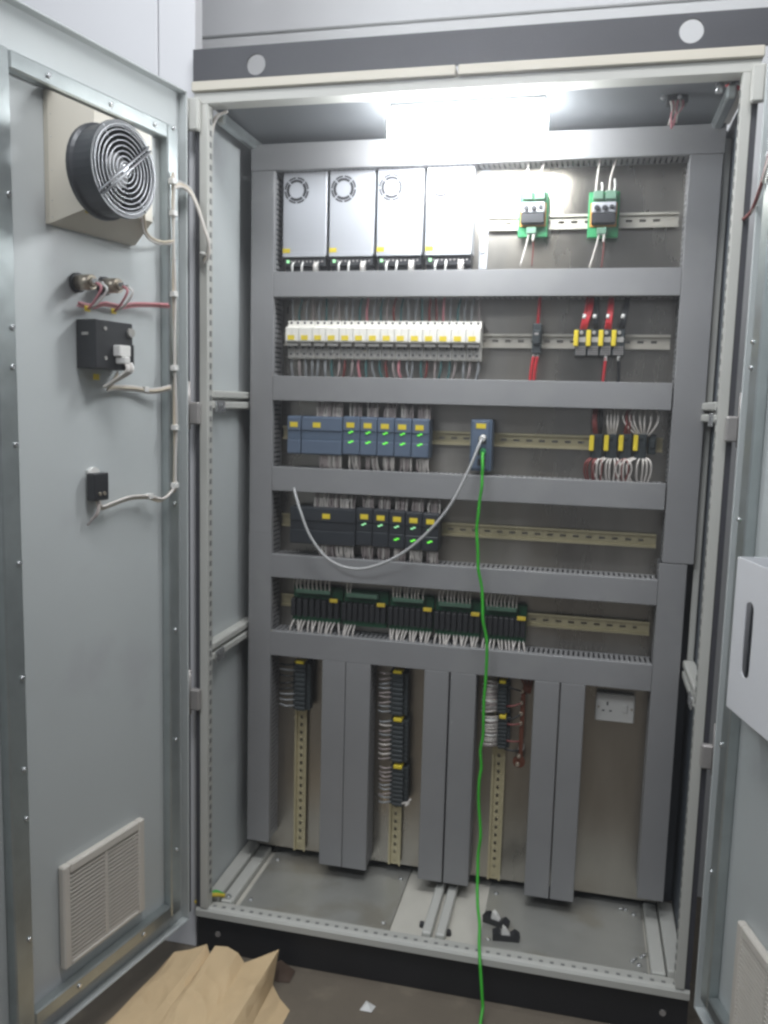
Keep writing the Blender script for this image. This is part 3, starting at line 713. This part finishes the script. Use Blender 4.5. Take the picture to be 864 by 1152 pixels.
# copper earth bar
xa, za = at(589, 775, .285); xb, zb = at(586, 852, .285)
t = thing('earth_bar', 'tarnished copper earth bar with black leads and a round lug', 'earth bar', (xa, YP, zb))
H = za-zb
part('bar', t, B().box(-.006, .006, -.036, -.030, .0, H, .001), 'copper')
part('lug', t, B().cyl((-.003, -.030, -.012), 'y', .016, .016, -.008, 20), 'copper')
part('standoff', t, B().cyl((0, -.001, .02), 'y', .008, .008, -.028, 10).cyl((0, -.001, H-.02), 'y', .008, .008, -.028, 10), 'white')
for zz in (H*.97, H*.80, H*.64, H*.50, .004, -.018): part('clamp_screw', t, lambda: B().cyl((0, 0, 0), 'y', .0062, .005, -.006, 10), 'brass', 'clamp_screw', loc=(-.004 if zz > 0 else -.006, -.0362 if zz > 0 else -.0385, zz))
b = B()
for zz, dz, m_ in ((H*.97, .01, 0), (H*.80, -.012, 1), (H*.64, -.02, 0), (H*.5, -.004, 1), (H*.24, 0, 1), (.02, 0, 0)):
    b.tube([(-.004, -.040, zz), (-.022, -.046, zz+dz*.6), (-.042, -.042, zz+dz)], .0026, 6, m_, 4)
for k in range(4): b.tube([(-.002+k*.006, -.034, H-.01), (.002+k*.006, -.04, H+.012), (-.012+k*.011, -.036, H+.035)], .0034, 6, 2, 4)
part('wire_bundle', t, b, ['kwire', 'mwire', 'copper'], kind='stuff')
b = B().tube([P(452, 904, .268), P(460, 903, .262), P(456, 907, .262), P(462, 899, .262)], .003, 6, 0, 5)
single('wire_offcut', 'short white wire end sticking out under the triple terminal stack', 'wire', b, 'wwire', P(452, 904, .268), world=True)
# wall socket
xa, za = at(672, 781, .302); xb, zb = at(712, 812, .302)
t = thing('wall_socket', 'white double wall socket on the bare plate', 'socket', ((xa+xb)/2, YP, (za+zb)/2))
hw, hh = .048, .037
part('back_box', t, B().box(-hw+.003, hw-.003, -.014, -.001, -hh+.003, hh-.003, .001), 'white')
part('face_plate', t, B().box(-hw, hw, -.020, -.0142, -hh, hh, .003), 'white')
b = B()
b.box(-.0215, -.0175, -.0206, -.0198, .006, .015); b.box(-.032, -.026, -.0206, -.0198, -.010, -.0065); b.box(-.014, -.008, -.0206, -.0198, -.010, -.0065)
part('pin_slot', t, b, 'slotdark')
part('switch', t, B().box(.018, .030, -.0235, -.0202, -.010, .012, .001), 'white')
for sx in (-.041, .041): part('fixing_screw', t, lambda: B().cyl((0, 0, 0), 'y', .0030, .0025, -.0012, 10), 'brass', 'sock_screw', loc=(sx, -.0202, 0))

# ================================================================== LAMP AND ROOF BITS
t = thing('cabinet_lamp', 'glaring white strip lamp under the cabinet roof', 'lamp', (.01, .10, 1.93))
part('lamp_base', t, B().box(-.170, .173, -.028, .0, .0345, .0485, .002), 'lampbody')
part('diffuser', t, B().box(-.175, .178, -.032, .0035, -.056, .034, .008), 'lamp')  # made taller so the glowing shape takes in the bloom below the lamp
x, z = at(763, 92, .12)
t = thing('roof_connector', 'small dark connector with loose red and white wires under the roof', 'connector', (x, .12, 1.962))
part('body', t, B().box(-.022, .022, -.012, .012, -.002, .016, .002), 'bplast')
b = B()
for k in range(6): b.tube([(-.014+k*.005, -.010, .004), (-.014+k*.005+rnd(-.004, .004), -.02, -.012), (-.012+k*.003+rnd(-.006, .006), -.022, -.03), (-.012+k*.002+rnd(-.004, .004), -.016, -.045+rnd(-.01, .01))], .0024, 6, k % 2, 4)
part('wire_bundle', t, b, ['wwire', 'pink'], kind='stuff')
for sx in (-.03, .004): part('fixing_screw', t, lambda: B().cyl((0, 0, 0), 'y', .005, .004, -.004, 8), 'screw', 'rc_screw', loc=(sx, -.013, .01))
b = B(); b.tube([P(798, 87, .10), P(815, 94, .08), P(832, 99, .05), P(845, 100, .035)], .0045, 7, 0, 5)
single('roof_wire', 'red wire crossing the roof corner to the cabinet post', 'wire', b, 'rwire', P(798, 87, .10), world=True)
for px, py in ((810, 86), (826, 86)):
    x, z = at(px, py, .06); single('roof_bolt', 'bright bolt under the roof beside the red wire', 'bolt', B().cyl((0, 0, -.006), 'z', .007, .008, .018, 8), 'screw', (x, .06, 1.966), group='roof bolts')
# loose cable along both front posts
pl = lambda L, Y: [P(a, c, Y) for a, c in L]
b = B()
for k, dx_ in enumerate((0, .006)):
    q = pl([(254, 126), (243, 132), (237, 148), (235, 175), (235, 215), (235, 250), (233, 275), (228, 288)], .036)
    b.tube([(a+dx_, c-.004*k, e) for a, c, e in q], .0036, 7, k, 4)
single('loose_cable', 'cream cable running down the front post on the fan door side', 'cable', b, ['beige', 'wwire'], P(254, 126, .036), world=True)
b = B()
for k, dx_ in enumerate((0, -.006)):
    q = pl([(846, 100), (843, 118), (841, 150), (838, 190), (835, 225), (831, 262), (825, 330)], .034)
    b.tube([(a+dx_, c-.004*k, e) for a, c, e in q], .0036, 7, k, 4)
single('loose_cable', 'cream cable running down the front post on the pocket door side', 'cable', b, ['beige', 'wwire'], P(846, 100, .034), world=True)

# ================================================================== THINGS ON THE CABINET FLOOR
def clip(px, py, label, rz):
    x, y = fl(px, py, .02); t = thing('rail_clip', label, 'rail clip', (x, y, .0118), rz, 'loose rail clips')
    part('body', t, lambda: B().extr([(-.032, 0), (.032, 0), (.034, .014), (.022, .022), (.012, .014), (-.010, .014), (-.020, .024), (-.033, .018)], -.011, .011, 0, 1), 'bplast', 'clip_body')
    part('wing', t, lambda: B().extr([(-.012, .0142), (.010, .0142), (.0, .028), (-.008, .034)], -.007, .007, 0, 1), 'white', 'clip_wing')
clip(558, 1036, 'loose black rail clip with white wing, the one further inside the cabinet', R(-18))
clip(569, 1053, 'loose black rail clip with white wing, the one closer to the front rail', R(8))
for k, (px, py) in enumerate(((711, 1081), (722, 1076), (724, 1100), (704, 1023))):
    x, y = fl(px, py, .014); single('loose_screw', 'small bright screw lying on the cabinet floor beside the lower upright duct', 'screw', B().cyl((0, 0, 0), 'z', .0055, .004, .004, 8).cyl((.004, 0, .003), (1, .3, 0), .0025, .002, .014, 6), 'screw', (x, y, .0118), rnd(0, 6), 'loose screws')
def earth(px, py, s, label):
    x, y = fl(px, py, .03); t = thing('earth_lead', label, 'wire', (x, y, .03))
    b = B()
    b.tube([(-s*.04, -.03, .0), (-s*.015, -.012, .012), (s*.006, .004, .010), (s*.02, .018, .002)], .0055, 8, 0, 5)
    b.tube([(-s*.012, -.008, .008), (s*.0, .006, .016), (s*.018, .016, .004)], .005, 8, 1, 5)
    part('lead', t, b, ['eyel', 'earth'])
    part('lug', t, B().cyl((s*.03, .022, -.006), 'z', .008, .007, .008, 10), 'screw')
earth(241, 1011, 1, 'green and yellow earth lead at the fan door corner of the floor')
b = B()
b.tube(pl([(764, 1072), (762, 1085), (764, 1096), (770, 1104), (776, 1108)], .03), .0045, 8, 0, 5).tube(pl([(766, 1076), (765, 1088), (768, 1098)], .028), .004, 8, 1, 4)
single('earth_lead', 'yellow earth lead at the pocket door corner of the floor', 'wire', b, ['eyel', 'beige'], P(764, 1072, .03), world=True)

# ================================================================== LEFT DOOR (local: x from hinge, +y inside)
ld = part('door', cab, B().box(.024, .598, -.024, -.021, .004, 1.996, .001), 'paint', label='open door with a fan and a filter grille', loc=(-.6, 0, 0)); ld.rotation_euler = (0, 0, LA)
for nm, a in (('top_lip', (.024, .598, -.0208, .0, 1.992, 1.996)), ('bottom_lip', (.024, .598, -.0208, .0, .004, .008)), ('hinge_lip', (.024, .029, -.0208, .0, .0085, 1.9915)), ('closing_lip', (.594, .598, -.0208, .0, .0085, 1.9915))):
    part(nm, ld, B().box(*a, .001), 'paint')
part('gap_shade', ld, B().box(.003, .0235, -.022, -.010, .01, 1.99, .003), 'gap_shade')  # dark filler added so the hinge gap reads as shaded
def strip(x0, x1, z0, z1, screws, par):
    s = part('stiffener', par[0], B().box(x0, x1, *sorted((par[1]*-.0205, par[1]*.004)), z0, z1, .003), 'galv')
    for x, z in screws: part('stiffener_screw', par[0], lambda: B().cyl((0, 0, 0), 'y', .0055, .0042, par[1]*.004, 10), 'screw', 'stiff_screw_%d' % par[1], loc=(x, par[1]*.004, z))
zt0, zt1, zb0, zb1 = 1.874, 1.906, .052, .084
strip(.062, .098, zb0, zt1, [(.08, z) for z in (1.90, 1.62, 1.36, 1.07, .77, .50, .22)], (ld, 1))
strip(.516, .559, zb0, zt1, [(.526, z) for z in (1.66, 1.43, 1.22, 1.00, .78, .50, .25)]+[(.528, 1.36), (.528, .60)], (ld, 1))
strip(.0985, .5155, zt0, zt1, [(x, 1.89) for x in (.14, .27, .43)], (ld, 1))
strip(.0985, .5155, zb0, zb1, [(x, .068) for x in (.2, .4)], (ld, 1))
LT = lambda name, label, cat, u, z, y=0.0, group=None: thing(name, label, cat, tuple(Matrix.Rotation(LA, 4, 'Z')@Vector((u, y, z))+Vector((-.6, 0, 0))), LA, group)
SK = -.021
# fan hood + fan
uc, zc = .373, 1.728
t = LT('door_fan', 'cream hooded door fan with chrome spiral guard', 'fan', uc, zc, SK)
x0, x1, z0, z1 = .190-uc, DL(49, 170, SK)[0]-uc, 1.632-zc, 1.872-zc
e = .036
vs = [(x0, .001, z0), (x1, .001, z0), (x1, .001, z1), (x0, .001, z1), (x0, .012, z0), (x1, .012, z0), (x1, .012, z1), (x0, .012, z1), (x0+e, .090, z0+e), (x1-e, .090, z0+e), (x1-e, .090, z1-e), (x0+e, .090, z1-e)]
hd = part('hood', t, B().add(vs, [(0, 1, 2, 3), (0, 4, 5, 1), (1, 5, 6, 2), (2, 6, 7, 3), (3, 7, 4, 0), (4, 8, 9, 5), (5, 9, 10, 6), (6, 10, 11, 7), (7, 11, 8, 4), (8, 11, 10, 9)]), 'cream')
for z in (.10, .06, .0, -.055, -.085): part('hood_screw', hd, lambda: B().cyl((0, 0, 0), 'y', .005, .004, .004, 8), 'screw', 'hood_screw', loc=(x1-.006, .0135, z))
rf = .086
part('fan_ring', t, B().lathe((0, 0, 0), 'y', [(rf-.006, .092), (rf, .092), (rf, .100), (rf-.005, .104), (rf-.005, .140), (rf, .144), (rf, .152), (rf-.012, .152), (rf-.014, .140), (rf-.014, .092)], 40, 0, True), 'fan')
hub = part('hub', t, B().lathe((0, 0, 0), 'y', [(.034, .092), (.034, .128), (.030, .133), (.0005, .133), (.0005, .092)], 28, 0, True), 'bplast')
b = B()
for k in range(7):
    a = 2*math.pi*k/7; vs = []
    for rr in (.035, .071):
        for da, yy in ((-.28, .096), (.28, .122)):
            for th in (0, .002): vs.append((rr*math.cos(a+da), yy+th, rr*math.sin(a+da)))
    b.add(vs, [(0, 2, 6, 4), (1, 5, 7, 3), (0, 4, 5, 1), (2, 3, 7, 6), (0, 1, 3, 2), (4, 6, 7, 5)])
part('blade', t, b, 'bplast')
b = B()
for k in range(8):
    rr = .014+k*.0092; b.tube([(rr*math.cos(2*math.pi*j/36), .153, rr*math.sin(2*math.pi*j/36)) for j in range(37)], .0012, 5, 0, 1, False)
b.lathe((0, .150, 0), 'y', [(.0005, .0), (.009, .0), (.009, .004), (.0005, .004)], 18)
for a in (R(140),):
    for o in (-.0042, .0042): b.tube([(-.084*math.cos(a)-o*math.sin(a), .156, -.084*math.sin(a)+o*math.cos(a)), (.084*math.cos(a)-o*math.sin(a), .156, .084*math.sin(a)+o*math.cos(a))], .0020, 6, 0, 1)
for a in (R(50),):
    for sg in (-1, 1): b.tube([(sg*.06*math.cos(a), .150, sg*.06*math.sin(a)), (sg*.086*math.cos(a), .152, sg*.086*math.sin(a))], .0018, 6, 0, 1)
part('finger_guard', t, b, 'chrome')
part('rating_tag', t, B().box(.020, .038, .0902, .0908, -.080, -.070), 'yel')
# push buttons
for px, py, tx, k in ((88, 318, 'silver panel lamp body with red wires, above the outer side of the black meter', 0), (118, 322, 'silver panel lamp body with red wires, the one closer to the door hinge', 1)):
    u, z = DL(px, py, SK+.006); t = LT('panel_lamp', tx, 'panel lamp', u, z, SK, 'panel lamps on the door')
    part('locknut', t, lambda: B().cyl((0, .0005, 0), 'y', .019, .019, .008, 20), 'bplast', 'pl_nut')
    part('barrel', t, lambda: B().cyl((0, .0087, 0), 'y', .0155, .0145, .034, 20).cyl((0, .043, 0), 'y', .009, .009, .006, 12), 'brass', 'pl_barrel')
    part('terminal', t, lambda: B().box(-.008, -.005, .049, .064, -.006, .002, .0005).box(.004, .007, .049, .062, -.003, .005, .0005), 'screw', 'pl_term')
    b = B()
    for q in (-.006, .005): b.tube([(q, .058, -.002), (q*1.4, .072, -.014), (q, .05, -.040), (-.006, .022, -.052)], .0026, 6, 0 if q < 0 else 1, 5)
    part('lead', t, b, ['white', 'pink'])
    part('number_tag', t, lambda: B().box(-.008, .006, .027, .0285, -.056, -.045), 'yel', 'pl_tag')
# wire runs on the door (local coordinates of the door)
def drun(name, label, L, r, mats, n=1, extra=None):
    t = LT(name, label, 'wire', 0, 0, 0); b = B()
    for k in range(n):
        q = []
        for px, py, o in L:
            u, z = DL(px, py, o); q.append((u+rnd(-.0032, .0032), o+(k % 2)*r*1.2, z+(k-(n-1)/2)*r*1.5))
        b.tube(q, r, 7, k % len(mats), 5)
    part('wire', t, b, mats)
    if extra:
        for px, py, o in extra:
            u, z = DL(px, py, o); part('cable_tie', t, lambda: B().box(-.007, .007, -.006, .007, -.006, .006, .001), 'white', 'cable_tie', loc=(u, o, z))
drun('wire_run', 'twisted pink and red wires from the panel lamps to the harness', [(88, 342, SK+.02), (105, 345, SK+.02), (118, 342, SK+.016), (135, 345, SK+.016), (150, 343, SK+.018), (170, 343, SK+.022), (190, 344, .010)], .0021, ['pink', 'mwire', 'pink'], 3)
drun('wire_run', 'white lead from the black meter to the harness', [(132, 420, SK+.045), (127, 430, SK+.04), (120, 437, SK+.03), (128, 436, SK+.016), (150, 437, SK+.012), (172, 440, SK+.02), (192, 436, .012)], .0025, ['wwire', 'beige', 'wwire'], 3, [(163, 438, SK+.016)])
drun('wire_run', 'beige lead from the small black thermostat to the harness', [(110, 562, SK+.02), (112, 571, SK+.02), (125, 567, SK+.022), (145, 560, SK+.02), (165, 559, SK+.02), (182, 562, .010), (195, 549, .012)], .0032, ['beige', 'wwire'], 2, [(168, 558, SK+.022)])
drun('wire_run', 'white lead from the door fan to the harness', [(160, 243, SK+.10), (161, 258, SK+.075), (168, 268, SK+.05), (180, 273, SK+.03), (193, 272, .012)], .0028, ['wwire', 'beige'], 2)
drun('cable_harness', 'beige cable harness tied along the hinge side stiffener of the fan door', [(194, 196, .010), (194, 235, .010), (194.5, 275, .010), (195.5, 330, .010), (196, 400, .010), (196.5, 470, .010), (197, 520, .010), (196.5, 552, .010)], .0029, ['beige', 'wwire', 'beige'], 3,
     [(195, 240, .014), (195.5, 331, .014), (196, 414, .014), (196.5, 481, .014), (196.5, 546, .014), (194, 204, .014)])
# jumper loop door -> post
t = thing('jumper_cable', 'grey cable loop crossing the hinge gap from door fan to cabinet', 'cable', P(194, 207, -.07)); b = B()
for k in range(3):
    dz = k*.006; L = [(194, 207, -.075), (203, 205, -.05), (213, 212, -.04), (221, 228, -.035), (228, 250, -.03), (234, 270, -.02), (233, 284, -.012), (229, 291, -.006)]
    b.tube([(lambda p: (p[0]+k*.003, p[1]-k*.004, p[2]-dz))(P(*q)) for q in L], .0036, 7, k, 5)
wp('cable', t, b, ['greycable', 'beige', 'wwire']); wp('cable_tie', t, B().cyl(P(229.5, 288, -.012), (0.3, .2, 1), .012, .012, .006, 12), 'white')
# meter
MD = .052; ua, za = DL(107, 361, SK+MD); ub, zb = DL(150, 415, SK+MD); um, zm = (ua+ub)/2, (za+zb)/2
t = LT('panel_meter', 'square black panel meter housing with white plug on the door', 'panel meter', um, zm, SK)
hw, hh = abs(ua-ub)/2, .048
bd = part('housing', t, B().box(-hw, hw, .001, MD, -hh, hh, .002), 'bplast')
part('rear_terminal', bd, B().box(-hw*.75, -hw*.42, MD+.0002, MD+.007, -hh*.92, -hh*.45, .001).box(-hw*.96, -hw*.8, MD+.0002, MD+.005, -hh*.9, hh*.1, .001), 'bplast')
part('plug', t, B().box(-hw*.5, hw*.12, MD+.0002, MD+.019, -hh*.45, hh*.02, .002).box(-hw*.3, hw*.0, MD+.0002, MD+.027, -hh*.75, -hh*.46, .002), 'white')
part('side_clip', bd, B().box(hw+.0002, hw+.002, .018, .034, hh*.36, hh*.48).cyl((-hw*.82, MD+.0002, hh*.60), 'y', .010, .009, .006, 12).cyl((hw*.5, MD+.0002, hh*.66), 'y', .004, .004, .002, 8).cyl((hw*.5, MD+.0002, -hh*.55), 'y', .004, .004, .002, 8), 'mcbg')
b = B()
for k in range(4): b.tube([(-.004-k*.006, MD+.023, -hh*.7), (-.002-k*.006, MD+.027, -hh*1.05), (.006-k*.003, .05, -hh*1.5), (.016-k*.002, .035, -hh*1.75)], .0025, 6, k % 2, 5)
part('wire_bundle', t, b, ['wwire', 'white'], kind='stuff')
part('number_tag', t, B().box(.010, .026, .018, .0195, -hh*1.45, -hh*1.2), 'yel')
# thermostat
ua, za = DL(106, 533, SK+.028); ub, zb = DL(123, 562, SK+.028)
t = LT('thermostat', 'small black thermostat on the door with a beige lead', 'thermostat', (ua+ub)/2, (za+zb)/2, SK)
hw, hh = abs(ua-ub)/2, abs(za-zb)/2
part('housing', t, B().box(-hw, hw, .006, .028, -hh, hh, .002), 'bplast')
part('mount', t, B().box(-hw*.7, hw*.7, .001, .0058, -hh*.9, hh*1.25, .001).cyl((0, .0008, hh*.9), 'y', .014, .014, .010, 16), 'white')
part('terminal', t, B().cyl((hw*.3, .028, -hh*.5), 'y', .004, .004, .003, 8).cyl((-hw*.3, .028, -hh*.5), 'y', .004, .004, .003, 8), 'brass')
b = B()
for k in range(2): b.tube([(.0+k*.005, .022, -hh), (.004+k*.004, .024, -hh*1.6), (.008+k*.006, .022, -hh*2.1), (.012+k*.01, .008, -hh*(2.4+k*.4))], .0022, 6, k, 4)
part('lead', t, b, ['wwire', 'pwire'])
# vents on both doors
def vent(t, s, W, H):
    f = part('frame', t, B().box(-W/2, -W/2+.020, *sorted((s*.001, s*.018)), -H/2, H/2, .003).box(W/2-.020, W/2, *sorted((s*.001, s*.018)), -H/2, H/2, .003).box(-W/2+.0202, W/2-.0202, *sorted((s*.001, s*.018)), H/2-.022, H/2, .003).box(-W/2+.0202, W/2-.0202, *sorted((s*.001, s*.018)), -H/2, -H/2+.012, .003), 'vent')
    part('filter_mat', t, B().box(-W/2+.021, W/2-.021, *sorted((s*.001, s*.004)), -H/2+.013, H/2-.023), 'ventd')
    n = 21; z0 = -H/2+.014; p = (H-.036)/n
    for k in range(n):
        part('louvre', t, lambda: B().extr([(s*.010, 0), (s*.0165, p*.1), (s*.0165, p*.42), (s*.010, p*.50)], -W/2+.0202, W/2-.0202), 'vent', 'louvre_%d' % s, loc=(0, 0, z0+k*p))
    part('centre_rib', t, B().box(-.004, .004, *sorted((s*.006, s*.0168)), -H/2+.0125, H/2-.0225), 'vent')
t = LT('filter_grille', 'cream louvred filter grille low on the fan door', 'grille', .306, .232, SK)
vent(t, 1, .246, .228)

# ================================================================== RIGHT DOOR (local: x from hinge, -y inside)
rd = part('door', cab, B().box(.024, .598, .021, .024, .004, 1.996, .001), 'paint', label='open door with a document pocket', loc=(.6, 0, 0)); rd.rotation_euler = (0, 0, RA)
for nm, a in (('top_lip', (.024, .598, 0, .0208, 1.992, 1.996)), ('bottom_lip', (.024, .598, .0, .0208, .004, .008)), ('hinge_lip', (.024, .029, 0, .0208, .0085, 1.9915)), ('closing_lip', (.594, .598, .0, .0208, .0085, 1.9915))):
    part(nm, rd, B().box(*a, .001), 'paint')
part('gap_shade', rd, B().box(.003, .0235, .010, .022, .01, 1.99, .003), 'gap_shade')  # same dark filler for the shaded hinge gap on this side
strip(.062, .098, zb0, zt1, [(.07, z) for z in (1.80, 1.45, 1.40, 1.10, .63, .35)], (rd, -1))
strip(.502, .545, zb0, zt1, [(.51, z) for z in (1.6, 1.2, .8, .4)], (rd, -1))
strip(.0985, .5015, zt0, zt1, [(x, 1.89) for x in (.14, .27, .43)], (rd, -1))
strip(.0985, .5015, zb0, zb1, [(x, .068) for x in (.2, .4)], (rd, -1))
RT = lambda name, label, cat, u, z, y=0.0: thing(name, label, cat, tuple(Matrix.Rotation(RA, 4, 'Z')@Vector((u, y, z))+Vector((.6, 0, 0))), RA)
t = RT('document_pocket', 'white sheet metal document pocket with an oval hand slot', 'document pocket', .30, .745, .021)
# face plate with oval hole: ring between oval and chamfered outline
W2, H2 = .142, .295
out = [(-W2, 0), (W2, 0), (W2, H2-.035), (W2-.05, H2), (-W2+.05, H2-.0), (-W2, H2-.012)]
out = [(-W2, 0), (W2, 0), (W2, H2-.030), (W2-.045, H2), (-W2, H2)]
ox, oz, ow, oh = -.075, .150, .017, .072
n = 40; oval = []; hull = []
def outline(a):
    dx, dz = math.cos(a), math.sin(a); best = 9
    for k in range(len(out)):
        (ax, az), (bx_, bz) = out[k], out[(k+1) % len(out)]; ex, ez = bx_-ax, bz-az; den = dx*ez-dz*ex
        if abs(den) < 1e-9: continue
        tt = ((ax-ox)*ez-(az-oz)*ex)/den; uu = ((ax-ox)*dz-(az-oz)*dx)/den
        if tt > 0 and -1e-6 <= uu <= 1+1e-6: best = min(best, tt)
    return ox+dx*best, oz+dz*best
angs = sorted([2*math.pi*k/n for k in range(n)]+[math.atan2(z-oz, x-ox) % (2*math.pi) for x, z in out])
vs = []
for yy in (-.061, -.059):
    for a in angs:
        sgn = 1 if math.sin(a) >= 0 else -1
        hx, hz = ow*math.cos(a), (oh-ow)*sgn*min(1, abs(math.sin(a))*3)+ow*math.sin(a)
        vs.append((ox+hx, yy, oz+hz)); q = outline(a); vs.append((q[0], yy, q[1]))
m = len(angs); fs = []
for k in range(m):
    i, j, o = 2*k, 2*((k+1) % m), 2*m; fs += [(i, i+1, j+1, j), (o+i, o+j, o+j+1, o+i+1), (i, j, o+j, o+i), (i+1, o+i+1, o+j+1, j+1)]
part('face_plate', t, B().add(vs, fs), 'panel')
part('side_plate', t, B().box(-W2, -W2+.0015, -.0588, -.001, 0, H2-.0), 'panel'); part('side_plate', t, B().box(W2-.0015, W2, -.0588, -.001, 0, H2-.035), 'panel')
part('bottom_plate', t, B().box(-W2+.0017, W2-.0017, -.0588, -.001, 0, .0015), 'panel')
part('inner_folder', t, B().box(-W2+.006, W2-.012, -.030, -.024, .004, .27), 'slate')
u, z = DR(826, 1031, -.003); Wv = .256
t = RT('filter_grille', 'cream louvred filter grille low on the document pocket door', 'grille', u+Wv/2, .316-.118, .021)
vent(t, -1, Wv, .236)
b = B(); Q = lambda px, py, o: tuple(Matrix.Rotation(RA, 4, 'Z')@Vector((DR(px, py, o)[0], o, DR(px, py, o)[1]))+Vector((.6, 0, 0)))
b.tube([P(836, 247, .0), P(845, 238, -.02), P(853, 218, -.05), Q(860, 195, -.01), Q(868, 165, -.005)], .0036, 7, 0, 5).tube([P(838, 245, .0), P(847, 236, -.025), P(855, 214, -.05), Q(862, 190, -.014), Q(870, 160, -.008)], .003, 7, 1, 5)
single('jumper_cable', 'maroon cable crossing the hinge gap to the pocket door', 'cable', b, ['mwire', 'wwire'], P(836, 247, 0), world=True)

# ================================================================== GROUND ITEMS
def sheet(name, label, cat, top, bot, m, ny=16, th=.0012, amp=.012, group=None):
    T = [Vector(p) for p in top]; Bt = [Vector(p) for p in bot]; n = 120
    def along(L, s):
        dd = [0]
        for i in range(1, len(L)): dd.append(dd[-1]+(L[i]-L[i-1]).length)
        q = s*dd[-1]
        for i in range(1, len(L)):
            if q <= dd[i]+1e-9: return L[i-1].lerp(L[i], (q-dd[i-1])/max(1e-9, dd[i]-dd[i-1]))
        return L[-1]
    # corner-aligned parameter: same index fraction on both lines
    def byidx(L, s):
        q = s*(len(L)-1); i = min(int(q), len(L)-2); return L[i].lerp(L[i+1], q-i)
    from mathutils import noise
    ridge = lambda p, f: (1-abs(noise.noise(p*f)*2.2))
    vs = []
    for j in range(ny+1):
        v = j/ny
        for i in range(n+1):
            s = i/n; p = byidx(T, s).lerp(byidx(Bt, s), v); k = min(1, v*3.5)*min(1, (1-v)*4)
            q = Vector((p.x*1.0, p.y*.7, p.z*.7))+Vector((.37, .9, .2))
            nz = (ridge(q, 6)*.9+ridge(q+Vector((5, 2, 1)), 12)*.5+ridge(q+Vector((1, 7, 3)), 25)*.22-1.0)*amp
            p = p+Vector((nz*.25*k, -nz*k*.55, nz*k*.9)); p.z = max(p.z, -.0985); vs.append(p)
    fs = [(j*(n+1)+i, j*(n+1)+i+1, (j+1)*(n+1)+i+1, (j+1)*(n+1)+i) for j in range(ny) for i in range(n)]
    o = Vector(bot[len(bot)//2]); o.z = -.1
    b = B().add([v-o for v in vs], fs, 0, False)
    ob = single(name, label, cat, b, m, tuple(o)); sm = ob.modifiers.new('thickness', 'SOLIDIFY'); sm.thickness = th; return ob
Y1 = -.10
tp = [(180, 1096, -.13), (187, 1081, -.12), (196, 1071, -.11), (214, 1068, -.10), (233, 1062, -.09), (236, 1074, -.10), (242, 1064, -.09), (256, 1065, -.08), (268, 1072, -.08), (275, 1083, -.085), (294, 1076, -.07), (314, 1068, -.05), (310, 1090, -.07), (307, 1108, -.09), (315, 1124, -.11), (326, 1142, -.14)]
top = [P(a, c, y) for a, c, y in tp]
nb = len(top); bot = []
for k in range(nb):
    s = k/(nb-1); bot.append((-.71+s*.41, -.40+.05*math.sin(s*5), -.098))
sheet('kraft_paper', 'large crumpled sheet of brown packing paper leaning on the plinth', 'packing paper', top, bot, 'kraft', 44, .0012, .017)
x, y = fl(322, 1092, -.03)
top = [P(300, 1088, -.02), P(316, 1080, -.012), P(332, 1092, -.008)]; bot = [(top[0][0]+.02, -.05, -.098), (top[1][0]+.01, -.055, -.098), (top[2][0]+.0, -.05, -.098)]
sheet('paper_scrap', 'small dark brown paper scrap against the black plinth', 'paper scrap', top, bot, 'kraftd', 8, .001, .004)
x, y = fl(413, 1135, -.1)
single('paper_bit', 'tiny crumpled white paper bit on the concrete floor', 'paper bit', B().add([(-.016, -.010, .001), (.014, -.014, .004), (.018, .012, .001), (-.006, .014, .010), (0, 0, .016)], [(0, 1, 4), (1, 2, 4), (2, 3, 4), (3, 0, 4), (0, 3, 2, 1)]), 'paper', (x, y, -.1))

# added haze volume standing in for lens glare and lifted blacks
M_h = bpy.data.materials.new('lens_veil_haze'); M_h.use_nodes = True; nt = M_h.node_tree; nt.nodes.remove(nt.nodes['Principled BSDF'])
pv = nt.nodes.new('ShaderNodeVolumePrincipled'); pv.inputs['Color'].default_value = (.93, .95, 1, 1); pv.inputs['Density'].default_value = HAZE; pv.inputs['Anisotropy'].default_value = .6
nt.links.new(pv.outputs[0], nt.nodes['Material Output'].inputs['Volume'])
hz = part('haze', None, B().box(-9, 9, -9, 9, -1.1, 3.6), M_h); hz['kind'] = 'stuff'
